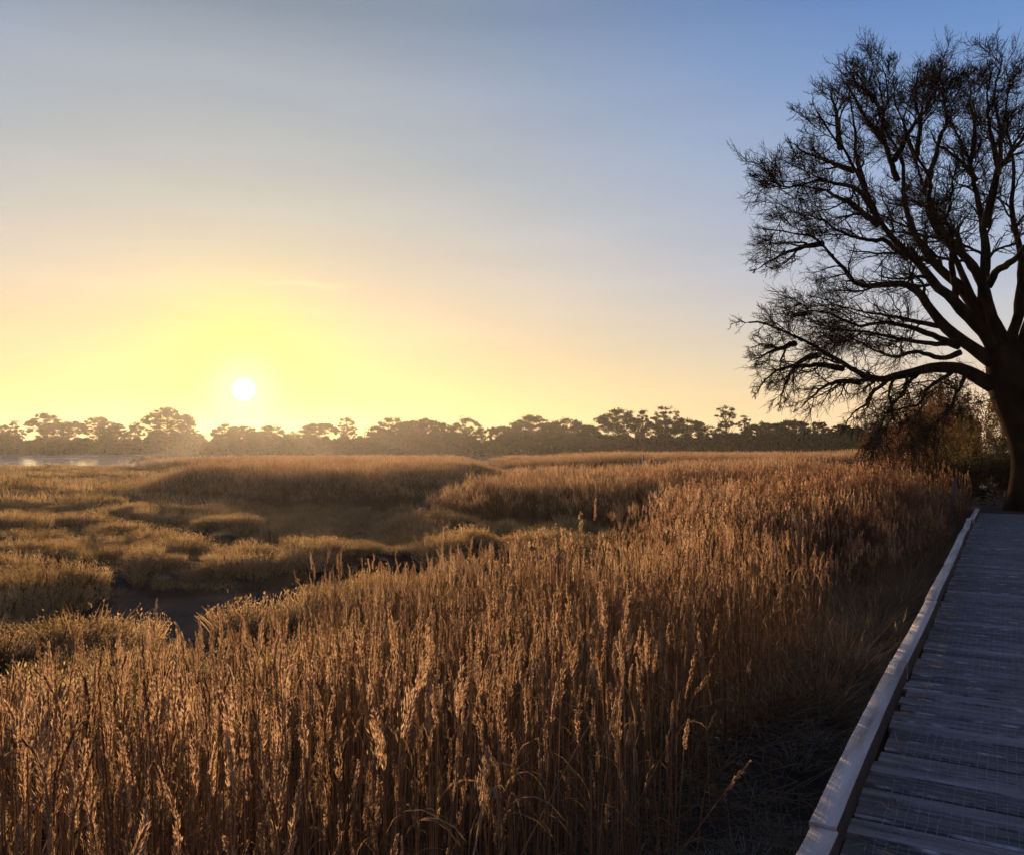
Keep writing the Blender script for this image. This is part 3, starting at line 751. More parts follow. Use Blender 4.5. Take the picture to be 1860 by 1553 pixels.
def resample_all(A, k): return np.stack([np.stack([np.interp(np.linspace(0, 1, k), np.linspace(0, 1, A.shape[1]), A[i, :, c]) for c in range(3)], -1) for i in range(len(A))])
def build_oak():
    base = P(1893, 915, 22.4)
    root = empty('oak_tree', (0, 0, 0), 'large spreading bare oak silhouetted at the far end of the boardwalk', 'tree')
    root.location = (OAK[0], OAK[1], .75)
    OFF = np.array([OAK[0], OAK[1], .75])
    px = lambda pts, dep: np.array([P(a, b, 22.4 + d) for (a, b), d in zip(pts, dep)]) - OFF
    # trunk
    tp = [(1899, 935), (1896, 905), (1893, 860), (1886, 805), (1869, 752), (1850, 708), (1836, 668), (1824, 625)]
    tr = np.array([76, 60, 50, 49, 50, 49, 42, 28]) / F * 22.4
    K = 26; ax = resample(px(tp, [0] * 8), K); rr = np.interp(np.linspace(0, 1, K), np.linspace(0, 1, 8), tr)
    sides = 22; mb = MB(); a = np.arange(sides) * 2 * np.pi / sides
    T = unit(np.gradient(ax, axis=0)); A = unit(np.cross(T, [0, 1, 0])); B = np.cross(T, A)
    flute = 1 + .07 * np.sin(a * 5 + 1)[None] * np.linspace(1.6, .4, K)[:, None] + .03 * np.sin(a * 9)[None] + rng.normal(0, .012, (K, sides))
    ring = ax[:, None] + (rr[:, None] * flute)[..., None] * (np.cos(a)[None, :, None] * A[:, None] + np.sin(a)[None, :, None] * B[:, None])
    i = np.arange(K * sides).reshape(K, sides); nx = np.roll(i, -1, 1)
    mb.add(ring.reshape(-1, 3), np.stack([i[:-1], nx[:-1], nx[1:], i[1:]], -1).reshape(-1, 4))
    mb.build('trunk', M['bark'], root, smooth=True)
    # main limbs, each with its own depth
    L = [  # points, depth at the end, radius px at the root, at the tip
        ([(1800, 700), (1760, 678), (1724, 670), (1676, 676), (1637, 684), (1608, 693), (1579, 693), (1560, 687), (1531, 670), (1485, 645), (1444, 624), (1403, 608), (1370, 596), (1341, 600), (1322, 592)], -2.5, 19, 1.4),
        ([(1812, 665), (1778, 640), (1748, 622), (1720, 596), (1695, 563), (1671, 534), (1638, 517), (1588, 521), (1555, 517), (1535, 493), (1514, 468), (1494, 443), (1473, 431), (1424, 423), (1382, 414), (1362, 402)], 2.0, 19, 1.4),
        ([(1818, 650), (1786, 608), (1737, 554), (1695, 513), (1663, 480), (1630, 451), (1597, 410), (1576, 361), (1551, 311), (1527, 270), (1506, 245), (1486, 212), (1472, 190), (1462, 180)], -3.2, 20, 1.4),
        ([(1822, 640), (1794, 596), (1745, 520), (1696, 472), (1663, 431), (1638, 381), (1630, 328), (1625, 291), (1605, 258), (1593, 225), (1588, 184), (1580, 150), (1572, 132)], 2.8, 19, 1.3),
        ([(1826, 630), (1799, 575), (1774, 505), (1733, 460), (1700, 423), (1683, 377), (1683, 332), (1663, 291), (1646, 237), (1630, 188), (1625, 155), (1640, 130)], -1.5, 18, 1.3),
        ([(1683, 340), (1691, 291), (1700, 245), (1712, 204), (1700, 165), (1706, 145), (1720, 128)], 2.0, 8, 1.2),
        ([(1832, 640), (1811, 596), (1792, 534), (1794, 472), (1790, 410), (1786, 377), (1774, 328), (1766, 287), (1753, 258), (1737, 225), (1716, 196), (1722, 160), (1730, 130)], 1.0, 22, 1.3),
        ([(1790, 415), (1803, 348), (1815, 307), (1848, 266), (1877, 225), (1888, 180), (1880, 145)], -2.0, 13, 1.3),
        ([(1800, 560), (1770, 490), (1749, 456), (1745, 410), (1712, 381), (1690, 362), (1660, 352), (1630, 350)], 3.5, 10, 1.2),
        ([(1840, 660), (1836, 620), (1852, 567), (1858, 472), (1848, 418), (1840, 369), (1846, 300), (1835, 230), (1842, 170), (1836, 120)], 2.4, 17, 1.3),
        ([(1795, 520), (1812, 490), (1836, 472), (1865, 437), (1905, 400), (1935, 330), (1950, 250)], -3.5, 11, 1.3),
        ([(1803, 350), (1815, 260), (1808, 180), (1818, 140), (1824, 112)], 1.5, 8, 1.2),
        ([(1850, 690), (1900, 620), (1945, 540), (2010, 470), (2080, 380), (2120, 280)], -2.0, 20, 1.4),
        ([(1856, 705), (1930, 660), (2010, 640), (2110, 615), (2200, 600), (2270, 620)], 2.0, 17, 1.4),
        ([(1845, 660), (1880, 560), (1915, 450), (1935, 350), (1955, 230), (1945, 150)], 3.0, 18, 1.3),
        ([(1735, 672), (1703, 695), (1682, 713), (1664, 740), (1640, 750), (1622, 772), (1606, 790)], -2.8, 6, 1.0),
        ([(1668, 678), (1647, 701), (1641, 720), (1624, 734), (1615, 753), (1605, 775), (1590, 800)], -1.0, 6, 1.0),
        ([(1610, 692), (1585, 720), (1575, 742), (1556, 760), (1535, 785)], -1.8, 6, 1.0),
        ([(1755, 676), (1742, 700), (1720, 718), (1706, 745), (1680, 765)], -3.6, 6, 1.0),
        ([(1740, 630), (1690, 610), (1650, 598), (1600, 588), (1560, 590), (1520, 575), (1480, 560), (1450, 565)], -4.0, 9, 1.1),
        ([(1745, 640), (1710, 652), (1660, 640), (1625, 645), (1580, 630), (1540, 612), (1500, 610)], 3.5, 8, 1.1),
        ([(1648, 470), (1610, 440), (1575, 435), (1535, 420), (1490, 395), (1440, 385), (1410, 395)], -2.5, 7, 1.1),
        ([(1590, 390), (1560, 340), (1520, 330), (1470, 325), (1430, 330), (1405, 315)], -3.8, 7, 1.1),
        ([(1735, 545), (1735, 480), (1740, 440), (1728, 400), (1740, 350), (1752, 300)], -5.0, 9, 1.1),
        ([(1810, 610), (1770, 540), (1720, 440), (1690, 380), (1660, 300), (1640, 220), (1660, 150)], 5.2, 11, 1.2),
    ]
    allP, allR = [], []
    for pts, dep, r0, r1 in L:
        n = len(pts); dd = dep * (np.linspace(0, 1, n) ** 1.15)
        if pts[0][0] < 1780: pass
        K = 30; q = resample(px(pts, dd), 32)[:30] if n > 8 else resample(px(pts, dd), K)
        q[2:] += np.cumsum(rng.normal(0, .015, (K - 2, 3)), 0) * [1, 2, 1]
        u = np.linspace(0, 1, K); rad = (r1 + (.70 * r0 - r1) * (1 - u) ** 1.65) / F * 22.4
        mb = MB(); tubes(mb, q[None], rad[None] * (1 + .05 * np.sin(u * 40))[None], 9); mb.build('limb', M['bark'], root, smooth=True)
        allP.append(q); allR.append(rad)
    # smaller limbs that fork from those above, starting at the parent's own depth
    L2 = [([(1576, 361), (1560, 300), (1555, 240), (1548, 190), (1543, 160)], -.8), ([(1605, 258), (1575, 215), (1550, 175), (1535, 150)], 1.2),
          ([(1597, 410), (1540, 370), (1490, 350), (1455, 345)], 1.0), ([(1551, 311), (1505, 290), (1470, 268), (1452, 255)], -1.0),
          ([(1630, 328), (1610, 270), (1600, 220), (1610, 170), (1606, 135)], 1.0), ([(1663, 291), (1668, 230), (1660, 180), (1668, 130)], -1.2),
          ([(1766, 287), (1772, 230), (1765, 175), (1774, 130)], 1.4), ([(1774, 328), (1735, 290), (1700, 268), (1682, 240)], 1.5),
          ([(1531, 670), (1485, 664), (1435, 662), (1395, 682), (1378, 705)], -.8), ([(1485, 645), (1450, 660), (1425, 695), (1414, 730)], 1.0),
          ([(1564, 694), (1520, 700), (1482, 720), (1455, 742)], .8), ([(1444, 624), (1405, 636), (1372, 655)], -.6),
          ([(1494, 443), (1455, 452), (1415, 468), (1390, 486)], -.8), ([(1720, 596), (1680, 588), (1620, 572), (1570, 562), (1530, 548)], 1.6),
          ([(1527, 270), (1520, 225), (1510, 190), (1500, 165)], .9), ([(1588, 184), (1560, 160), (1545, 130)], -.5), ([(1625, 291), (1650, 240), (1690, 190), (1700, 150)], 1.8),
          ([(1748, 622), (1700, 625), (1640, 618), (1580, 605), (1530, 600), (1490, 590)], -1.8), ([(1815, 307), (1800, 250), (1790, 190), (1796, 140)], -1.4)]
    big = np.concatenate(allP)
    for pts, dep in L2:
        f0 = px(pts[:1], [0])[0]; d0 = big[np.argmin(np.hypot(big[:, 0] - f0[0], big[:, 2] - f0[2])), 1]
        q = resample(px(pts, d0 + dep * np.linspace(0, 1, len(pts))), 30); q[2:] += np.cumsum(rng.normal(0, .012, (28, 3)), 0)
        u = np.linspace(0, 1, 30); rad = (1.0 + 4.6 * (1 - u) ** 1.3) / F * 22.4
        mb = MB(); tubes(mb, q[None], rad[None], 7); mb.build('limb', M['bark'], root, smooth=True); allP.append(q); allR.append(rad)
    Pn, Rn = np.array(allP), np.array(allR)
    cen = np.array([P(1760, 420, 22.4) - OFF])
    def out_bias(k, up):
        def f(b):
            o = unit(b - cen); low = sm(4.4, 2.6, b[:, 2:3])
            return o * k + np.array([0, 0, 1.]) * (up * (1 - 2.5 * low))
        return f
    long_ = np.linalg.norm(np.diff(Pn, axis=1), axis=-1).sum(1) > 3.2
    # forks of the main limbs, then secondary boughs
    A0, R0 = offshoots(Pn[long_], Rn[long_], 3, .30, (.35, .85), (1.0, 2.4), 14, .12, out_bias(.9, .3), .5, .013, lenfall=.5, terminal=False, rmax=.05)
    B1, Q1 = offshoots(A0, R0, 5, .25, (.4, 1.1), (.5, 1.2), 12, .2, out_bias(.7, .5), .5, .011, lenfall=.4, rmax=.03)
    C1, D1 = np.concatenate([A0[:, :12] * 0 + resample_all(A0, 12), B1]), np.concatenate([R0[:, :12], Q1])
    A1, R1 = offshoots(Pn[long_], Rn[long_], 14, .30, (.4, 1.15), (.8, 2.0), 12, .22, out_bias(.7, .25), .42, .012, lenfall=.5, rmax=.05)
    A1b, R1b = offshoots(Pn[~long_], Rn[~long_], 10, .15, (.45, 1.1), (.6, 1.3), 12, .22, out_bias(.5, .2), .45, .011, lenfall=.5, rmax=.04)
    A1, R1 = np.concatenate([A1, A1b, C1]), np.concatenate([R1, R1b, D1])
    A2, R2 = offshoots(A1, R1, 11, .15, (.45, 1.15), (.4, .95), 8, .25, out_bias(.6, .5), .5, .0064, lenfall=.4, rmax=.018)
    A3, R3 = offshoots(A2, R2, 8, .22, (.4, 1.15), (.18, .46), 5, .26, out_bias(.35, .3), .55, .0044, lenfall=.3)
    A4, R4 = offshoots(A3, R3, 2, .3, (.35, 1.0), (.08, .20), 4, .28, out_bias(.3, .3), .6, .0029, lenfall=.2)
    mb = MB()
    for a_, r_, s_ in ((A1, R1, 6), (A2, R2, 4), (A3, R3, 3), (A4, R4, 3)): tubes(mb, a_, r_, s_)
    print('oak twigs', len(A1), len(A2), len(A3), len(A4))
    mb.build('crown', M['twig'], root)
build_oak()

# ------------------------------------------------------------------ pines along the far shore
def tree_d(px):                                    # distance of the far tree line, nearer on the right
    return float(np.interp(px, [0, 400, 800, 1100, 1300, 1450, 1600, 1750], [345, 345, 320, 270, 240, 215, 180, 150]))
def pine(label, px_, top, wpx, style='dome', lean=0.0, group=None, seed=0, gap=.5, dd=0):
    global rng
    keep = rng; rng = np.random.default_rng(9000 + seed)
    d = tree_d(px_) + dd; g = float(ground(np.array([(px_ - CX) / F * d]), np.array([d]))[0])
    x = (px_ - CX) / F * d; H = CAMZ + (HY - top) / F * d - g; Wd = wpx * 1.26 / F * d
    root = empty('pine_tree', (x - lean * H * .5, d, g - .1), label, 'tree', group)
    K = 8; h = np.linspace(0, 1, K); hc = H * .9
    ax = np.stack([lean * H * h ** 1.5 + .12 * np.sin(h * 6 + seed), .1 * np.cos(h * 5 + seed), h * hc], -1)
    tb = MB(); r0 = .018 * H + .06
    tubes(tb, ax[None], (r0 * (1 - .75 * h))[None], 7)
    topx = ax[-1, 0]
    # foliage pads: (x, y, z, rx, rz)
    pads = []; depth = H - H * {'umbrella': .52, 'dome': .36, 'flat': .55, 'spire': .28, 'tier': .36}[style]
    npad = {'umbrella': 74, 'dome': 84, 'flat': 66, 'spire': 44, 'tier': 46}[style]
    for i in range(npad):
        u = rng.uniform(-1, 1); v = rng.uniform(-1, 1)
        if u * u + v * v > 1: u *= .72; v *= .72
        rr = math.hypot(u, v)
        if style == 'umbrella': zz = H - depth * (.06 + .62 * rr ** 2) - rng.random() ** 2.2 * .55 * depth
        elif style == 'flat': zz = H - depth * (.08 + .34 * rr ** 2) - rng.random() ** 2 * .55 * depth
        elif style == 'dome': zz = H - depth * (.05 + .58 * rr ** 2) - rng.random() ** 1.6 * .55 * depth
        elif style == 'tier':
            zz = H - depth * (.1 + .85 * rng.random()); k = .45 + .55 * (H - zz) / depth; u *= k; v *= k
        else:
            zz = H - depth * (.06 + .9 * rng.random()); k = .2 + .8 * (H - zz) / depth; u *= k; v *= k
        pads.append((topx + u * Wd * .46, v * Wd * .46, zz, Wd * rng.uniform(.04, .095), Wd * rng.uniform(.022, .05)))
    for i in range(9 if style in ('umbrella', 'flat') else 5):
        a = rng.uniform(0, 6.28); q = rng.uniform(.05, .34) * Wd
        pads.append((topx * .6 + q * math.cos(a), q * math.sin(a), rng.uniform(.36, .62) * H, Wd * rng.uniform(.05, .10), Wd * rng.uniform(.03, .06)))
    pads.append((topx, 0, H - .07 * Wd, Wd * .17, Wd * .07))
    pads = np.array(pads)
    # limbs to every pad
    at = np.clip((pads[:, 2] - .25 * depth) / hc - rng.uniform(.02, .12, len(pads)), .3, .97)
    b = np.stack([np.interp(at, h, ax[:, k]) for k in range(3)], -1); e = pads[:, :3] - np.array([0, 0, 1]) * pads[:, 4:5] * .4
    m1 = b + (e - b) * .5 + np.stack([(e - b)[:, 0] * .12, (e - b)[:, 1] * .12, -.06 * np.abs((e - b)[:, 0])], -1)
    tubes(tb, np.stack([b, m1, e], 1), np.stack([np.full(len(b), r0 * .30), np.full(len(b), r0 * .2), np.full(len(b), r0 * .10)], -1), 4)
    # a few dead lower branches
    nb = 5; zb = rng.uniform(.35, .62, nb); b = np.stack([np.interp(zb, h, ax[:, k]) for k in range(3)], -1); a = rng.uniform(0, 6.28, nb)
    tubes(tb, np.stack([b, b + np.stack([np.cos(a), np.sin(a), .1 + 0 * a], -1) * Wd * .18], 1), np.tile([[r0 * .12, r0 * .05]], (nb, 1)), 3)
    tb.build('trunk', M['pine_bark'], root)
    mb = MB()
    for (cx, cy, cz, rx, rz) in pads:
        n = int(46 + 40 * rx); q = unit(rng.normal(size=(n, 3))) * (rng.random((n, 1)) ** .4)
        q[:, 2] = np.where(q[:, 2] < 0, q[:, 2] * .55, q[:, 2])
        c = np.array([cx, cy, cz]) + q * [rx, rx, rz] * (1 + .25 * rng.normal(size=(n, 1)))
        sz = rng.uniform(.26, .56, n) * (.5 + Wd / 26)
        cards(mb, c, unit(rng.normal(size=(n, 3)) + [0, 0, .5]), sz, sz * .7)
    mb.build('crown', M['pine_needle'], root)
    rng = keep
GP = 'pines along the far shore'
PINES = [
    (-60, 766, 60, 'dome', 0, 'round pine on the far shore just past the left end of the lagoon'),
    (6, 771, 44, 'dome', 0, 'low round-headed pine at the left end of the far shore'),
    (27, 763, 34, 'tier', 0, 'small ragged pine second from the left end of the far shore'),
    (82, 750, 58, 'umbrella', -.03, 'tall flat-headed pine rising above the left part of the lagoon'),
    (124, 763, 58, 'flat', .02, 'broad low pine spreading right beside the tall flat-headed one'),
    (181, 756, 58, 'umbrella', -.02, 'umbrella pine over the right half of the lagoon with its bare trunk showing'),
    (212, 768, 42, 'dome', .03, 'lower pine leaning out from the right side of the lagoon umbrella pine'),
    (246, 765, 46, 'spire', 0, 'pointed thin-topped pine between the lagoon umbrella pine and the tallest dome'),
    (304, 740, 78, 'umbrella', .02, 'tallest domed pine to the left of the low sun'),
    (338, 762, 44, 'tier', .05, 'slim pine leaning against the right side of the tallest domed pine'),
    (408, 769, 46, 'dome', 0, 'bushy pine below and left of the sun, after the leafless gap'),
    (442, 772, 46, 'flat', 0, 'low flat pine standing straight under the sun'),
    (492, 771, 60, 'dome', 0, 'reddish hazy pine just right of the sun'),
    (532, 783, 40, 'dome', 0, 'lowest pine filling the dip right of the sun'),
    (580, 768, 62, 'flat', 0, 'wide hazy pine left of the small flag-shaped crown'),
    (629, 757, 44, 'tier', .03, 'thin pine with a small flag-shaped crown beside the leafless birch'),
    (712, 757, 72, 'dome', 0, 'dense round pine right of the leafless birch'),
    (765, 760, 74, 'flat', .02, 'wide flat pine joined to the dense round one near the middle'),
    (806, 768, 42, 'dome', 0, 'narrow low pine between the flat middle pine and the broad-topped one'),
    (846, 757, 62, 'dome', 0, 'broad-topped pine at the left edge of the central gap'),
    (908, 773, 50, 'flat', 0, 'short open pine at the right edge of the central gap'),
    (964, 755, 78, 'umbrella', -.02, 'large spreading pine with a rounded top right of the central gap'),
    (1030, 760, 84, 'umbrella', .02, 'long low-domed pine trailing right from the large spreading one'),
    (1072, 771, 42, 'dome', 0, 'small pine in the notch before the open umbrella pine'),
    (1122, 740, 76, 'umbrella', 0, 'open umbrella pine with sky showing through under its crown'),
    (1168, 744, 40, 'spire', 0, 'narrow pine squeezed between the open umbrella pine and the tall dome'),
    (1209, 736, 64, 'dome', 0, 'tall steep-domed pine right of the open umbrella pine'),
    (1246, 760, 54, 'flat', .04, 'sloping pine on the right shoulder of the tall steep dome'),
    (1286, 772, 42, 'dome', 0, 'short pine in the notch left of the lone compact crown'),
    (1318, 736, 48, 'tier', -.01, 'tall pine with a lone compact crown standing clear of its neighbours'),
    (1352, 754, 32, 'tier', .02, 'thin pine right beside the lone compact crown'),
    (1388, 766, 52, 'flat', 0, 'flat-topped pine left of the drooping oak twigs'),
    (1432, 762, 66, 'flat', 0, 'wide flat-topped pine behind the tips of the drooping oak twigs'),
    (1484, 765, 50, 'dome', 0, 'dark round pine behind the lower oak branches'),
    (1530, 770, 62, 'dome', 0, 'dark pine half hidden behind the low oak branches'),
    (1584, 764, 70, 'dome', 0, 'rightmost dark pine of the far row, under the lowest oak limb'),
]
for i, (x_, t_, w_, s_, l_, lab) in enumerate(PINES):
    if x_ > -20: pine(lab, x_, t_, w_, s_, l_, GP, i, dd=float(np.random.default_rng(i).uniform(-8, 8)))

bk = np.random.default_rng(4242)
for i in range(40):
    x_ = -30 + i * 41 + bk.uniform(-12, 12)
    if min(abs(x_ - q) for q in (378, 660, 884)) < 26 or (x_ < 340 and i % 3): continue
    pine('pine merging into the overlapping crowns of the row behind the front pines', x_, bk.uniform(780, 799), bk.uniform(36, 58), ('dome', 'flat', 'dome', 'tier')[i % 4], bk.uniform(-.03, .03), 'second row of pines on the far shore', 500 + i, dd=bk.uniform(9, 16))

def bare_tree(name, label, cat, base, H, spread, mat, seed, n1=9, n2=7, n3=4, group=None, leaf=None, nleaf=0, stems=1, lsz=.06, rk=1.0, up=.8, ang=(.4, .9), th=1.0):
    global rng
    keep = rng; rng = np.random.default_rng(seed)
    root = empty(name, base, label, cat, group)
    d = unit(np.stack([rng.normal(0, spread * (.25 if stems == 1 else .38), stems), rng.normal(0, spread * (.25 if stems == 1 else .38), stems), np.ones(stems)], -1)); K = 9
    pts = [np.concatenate([rng.normal(0, .08 * stems, (stems, 2)), np.zeros((stems, 1))], 1)]; LL = H * rng.uniform(.78, 1.08, (stems, 1)) * .95
    for j in range(K - 1):
        pts.append(pts[-1] + d * LL / (K - 1)); d = unit(d + rng.normal(0, .12, d.shape) + [0, 0, .05])
    Pn = np.stack(pts, 1); Rn = np.tile((.011 * H * rk / math.sqrt(stems)) * np.linspace(1, .2, K), (stems, 1))
    for a_, r_ in zip(Pn, Rn):
        tb = MB(); tubes(tb, a_[None], r_[None], 6); tb.build('trunk' if stems == 1 else 'stem', mat, root)
    mb = MB(); cur = (Pn, Rn)
    A1, R1 = offshoots(*cur, n1, .22, ang, (H * spread * .45, H * spread * .8) if H * spread > 2 else (1.0, 1.6), 7, .18, (0, 0, up), .45, .009 * th, lenfall=.5)
    A2, R2 = offshoots(A1, R1, n2, .2, (.4, .95), (.3, .6), 5, .2, (0, 0, up * .7), .5, .006 * th)
    A3, R3 = offshoots(A2, R2, n3, .2, (.35, .95), (.3, .65), 4, .22, (0, 0, up * .6), .6, .004 * th)
    for a_, r_, s_ in ((A1, R1, 4), (A2, R2, 3), (A3, R3, 3)): tubes(mb, a_, r_, s_)
    mats = [mat]
    if nleaf:
        mats.append(leaf); j = rng.integers(0, len(A3), nleaf); k = rng.integers(0, 4, nleaf)
        c = A3[j, k] + rng.normal(0, .05, (nleaf, 3)); cards(mb, c, unit(rng.normal(size=(nleaf, 3))), rng.uniform(.7, 1.3, nleaf) * lsz, rng.uniform(.5, .8, nleaf) * lsz, 1)
    mb.build('crown', mats, root); rng = keep
    return root
def gz(x, y): return float(ground(np.array([x]), np.array([y]))[0])
for i, (x_, top, lab) in enumerate([(378, 776, 'pale leafless birch in the gap left of the sun'), (660, 762, 'pale leafless birch right of the small flag-shaped pine crown'), (884, 776, 'pale leafless birch in the central gap of the pines')]):
    d = tree_d(x_); xx = (x_ - CX) / F * d; H = CAMZ + (HY - top) / F * d - .6
    bare_tree('birch_tree', lab, 'tree', (xx, d, gz(xx, d)), H, .5, M['birch_twig'], 70 + i, 12, 7, 4, 'leafless birches on the far shore', th=4, rk=.9)

def far_woodland():
    """the unbroken dark understorey below the pines"""
    mb = MB(); n = 115000
    px_ = rng.uniform(-260, 1780, n); d = np.interp(px_, [0, 400, 800, 1100, 1300, 1450, 1600, 1780], [345, 345, 320, 270, 240, 215, 180, 145]) + rng.uniform(-4, 12, n)
    topp = np.interp(px_, [-260, 0, 60, 100, 160, 200, 260, 290, 330, 360, 420, 520, 600, 640, 660, 690, 740, 800, 860, 890, 920, 960, 1010, 1060, 1120, 1180, 1260, 1300, 1340, 1400, 1500, 1600, 1780],
                     [794, 797, 800, 797, 802, 797, 798, 786, 787, 806, 797, 795, 797, 796, 797, 786, 781, 786, 798, 806, 795, 784, 785, 789, 794, 792, 794, 797, 792, 790, 785, 782, 770]) + (vn(px_, px_ * 0, 11, 1) - .5) * 16 + (vn(px_, px_ * 0, 3, 2) - .5) * 5
    x = (px_ - CX) / F * d; g = .3; H = CAMZ + (HY - topp) / F * d - g
    z = g + H * rng.random(n) ** .85
    sz = rng.uniform(.7, 1.5, n) * d / 330
    cards(mb, np.stack([x, d, z], -1), unit(rng.normal(size=(n, 3)) + [0, 0, .4]), sz, sz * .75)
    tag(mb.build('far_woodland', M['wood_leaf']), 'dark hazy belt of woodland undergrowth below the pines on the far shore', kind='stuff')
far_woodland()

# ------------------------------------------------------------------ thicket on the right, behind the oak
GS = 'shrubs behind the oak'
def shrub(name, label, px_, top, d, spread, mat, seed, **k):
    x = (px_ - CX) / F * d; g = gz(x, d); H = CAMZ + (HY - top) / F * d - g
    return bare_tree(name, label, 'shrub', (x, d, g - .05), H, spread, mat, seed, group=GS, **k)
shrub('rusty_shrub', 'tall rusty-leaved shrub under the oak limbs left of its trunk', 1745, 690, 37, .75, M['twig'], 201, stems=6, n1=11, n2=8, n3=5, leaf=M['rusty_leaf'], nleaf=12000, lsz=.08)
shrub('rusty_shrub', 'lower rusty thicket in front of the dark pines at the edge of the reeds', 1665, 752, 44, .8, M['twig'], 202, stems=7, n1=11, n2=8, n3=5, leaf=M['rusty_leaf'], nleaf=12000, lsz=.09)
shrub('olive_shrub', 'olive green leafy shrub beside the oak trunk', 1800, 735, 31, .7, M['twig'], 203, stems=6, n1=10, n2=8, n3=5, leaf=M['olive_leaf'], nleaf=16000, lsz=.085)
shrub('olive_shrub', 'small olive shrub between the rusty shrub and the reeds', 1725, 800, 29, .9, M['twig'], 204, stems=6, n1=9, n2=7, n3=5, leaf=M['olive_leaf'], nleaf=5000, lsz=.06)
shrub('bare_shrub', 'bare brown twiggy shrub at the left end of the thicket', 1600, 785, 60, .8, M['twig'], 205, stems=7, n1=10, n2=7, n3=5, leaf=M['rusty_leaf'], nleaf=2500, lsz=.09)
shrub('rusty_shrub', 'brown shrub filling the thicket right behind the oak trunk', 1850, 700, 40, .8, M['twig'], 206, stems=7, n1=11, n2=8, n3=5, leaf=M['rusty_leaf'], nleaf=12000, lsz=.09)
shrub('rusty_shrub', 'dull brown thicket shrub between the two rusty ones', 1700, 752, 50, .9, M['twig'], 207, stems=7, n1=11, n2=8, n3=5, leaf=M['rusty_leaf'], nleaf=12000, lsz=.09)
shrub('bare_shrub', 'taller bare brown shrub at the left shoulder of the thicket', 1690, 728, 56, .9, M['twig'], 210, stems=8, n1=11, n2=8, n3=5, leaf=M['rusty_leaf'], nleaf=6000, lsz=.10)
shrub('bare_shrub', 'low bare brown shrub joining the thicket to the dark pines', 1630, 770, 64, 1.0, M['twig'], 211, stems=8, n1=11, n2=8, n3=5, leaf=M['rusty_leaf'], nleaf=5000, lsz=.11)
shrub('bramble_bush', 'dark low bramble bush at the end of the boardwalk left of the oak trunk', 1790, 858, 25.2, 1.2, M['twig'], 208, stems=9, n1=9, n2=7, n3=4, leaf=M['bramble_leaf'], nleaf=9000, lsz=.06, up=.2)
shrub('bramble_bush', 'dark bramble bush tight against the foot of the oak trunk', 1838, 862, 25.6, 1.2, M['twig'], 209, stems=9, n1=9, n2=7, n3=4, leaf=M['bramble_leaf'], nleaf=8000, lsz=.06, up=.2)

# ------------------------------------------------------------------ posts
def post(name, label, px_, top, d, w, tilt, mat):
    x = (px_ - CX) / F * d; g = gz(x, d); H = CAMZ + (HY - top) / F * d - g
    root = empty(name, (x, d, g - .3), label, 'post'); root.rotation_euler = (0, tilt, .3)
    mb = MB(); box(mb, (-w, -w, 0), (w, w, H + .3), jit=.004); mb.build('shaft', mat, root)
    mb = MB(); v = np.array([[-w, -w, 0], [w, -w, 0], [w, w, 0], [-w, w, 0], [0, 0, w * .9]]) * [1.08, 1.08, 1] + [0, 0, H + .303]
    mb.add(v, [[3, 2, 1, 0]]); mb.add(v, [[0, 1, 4], [1, 2, 4], [2, 3, 4], [3, 0, 4]]); mb.build('cap', mat, root)
PW = solid_mat('post_wood', [(.06, .055, .05), (.15, .135, .13)], 4, 6, .85, (8, 8, .7), .5, 14)
post('wooden_post', 'short grey weathered post in the reeds near the far end of the boardwalk', 1731, 868, 20.0, .035, .03, PW)
post('wooden_post', 'thin pale stake standing in the far reeds below the open umbrella pine', 1168, 826, 58, .035, 0, PW)

# ------------------------------------------------------------------ single reeds that stand out in front
meshes = []
def named_reed(parts_meshes, loc, label, group=None, rot=(0, 0, 0), sc=1.0):
    root = empty('reed', loc, label, 'reed', group); root.rotation_euler = rot; root.scale = (sc, sc, sc)
    for nm, me in parts_meshes:
        if me is None: continue
        o = bpy.data.objects.new(nm, me); COL.objects.link(o); o.parent = root
    return root
def parts_to_meshes(ps):
    return [(nm, p.mesh(nm, mt) if p.n else None) for nm, p, mt in zip(['stem', 'plume'] + ['leaf'] * 9, ps, RM[:2] + RM[2:] * 9)]
front = [parts_to_meshes(reed_parts(700 + i, H=1.5, lod=0)) for i in range(14)]
def front_reeds():
    r = np.random.default_rng(77); k = 0
    while k < 110:
        d = r.uniform(1.75, 4.4); px_ = r.uniform(-20, 1180); x = (px_ - CX) / F * d
        if not inpoly(np.array([x]), np.array([d]), BED_A)[0]: continue
        sc = r.uniform(.86, 1.05)
        named_reed(front[k % 14], (x, d, gz(x, d) - .02), 'dry reed with a golden feathery plume among the nearest reeds', 'plumed reeds at the front of the reed bed',
                   (r.normal(0, .05), r.normal(0, .05), r.uniform(0, 6.28)), sc)
        k += 1
front_reeds()
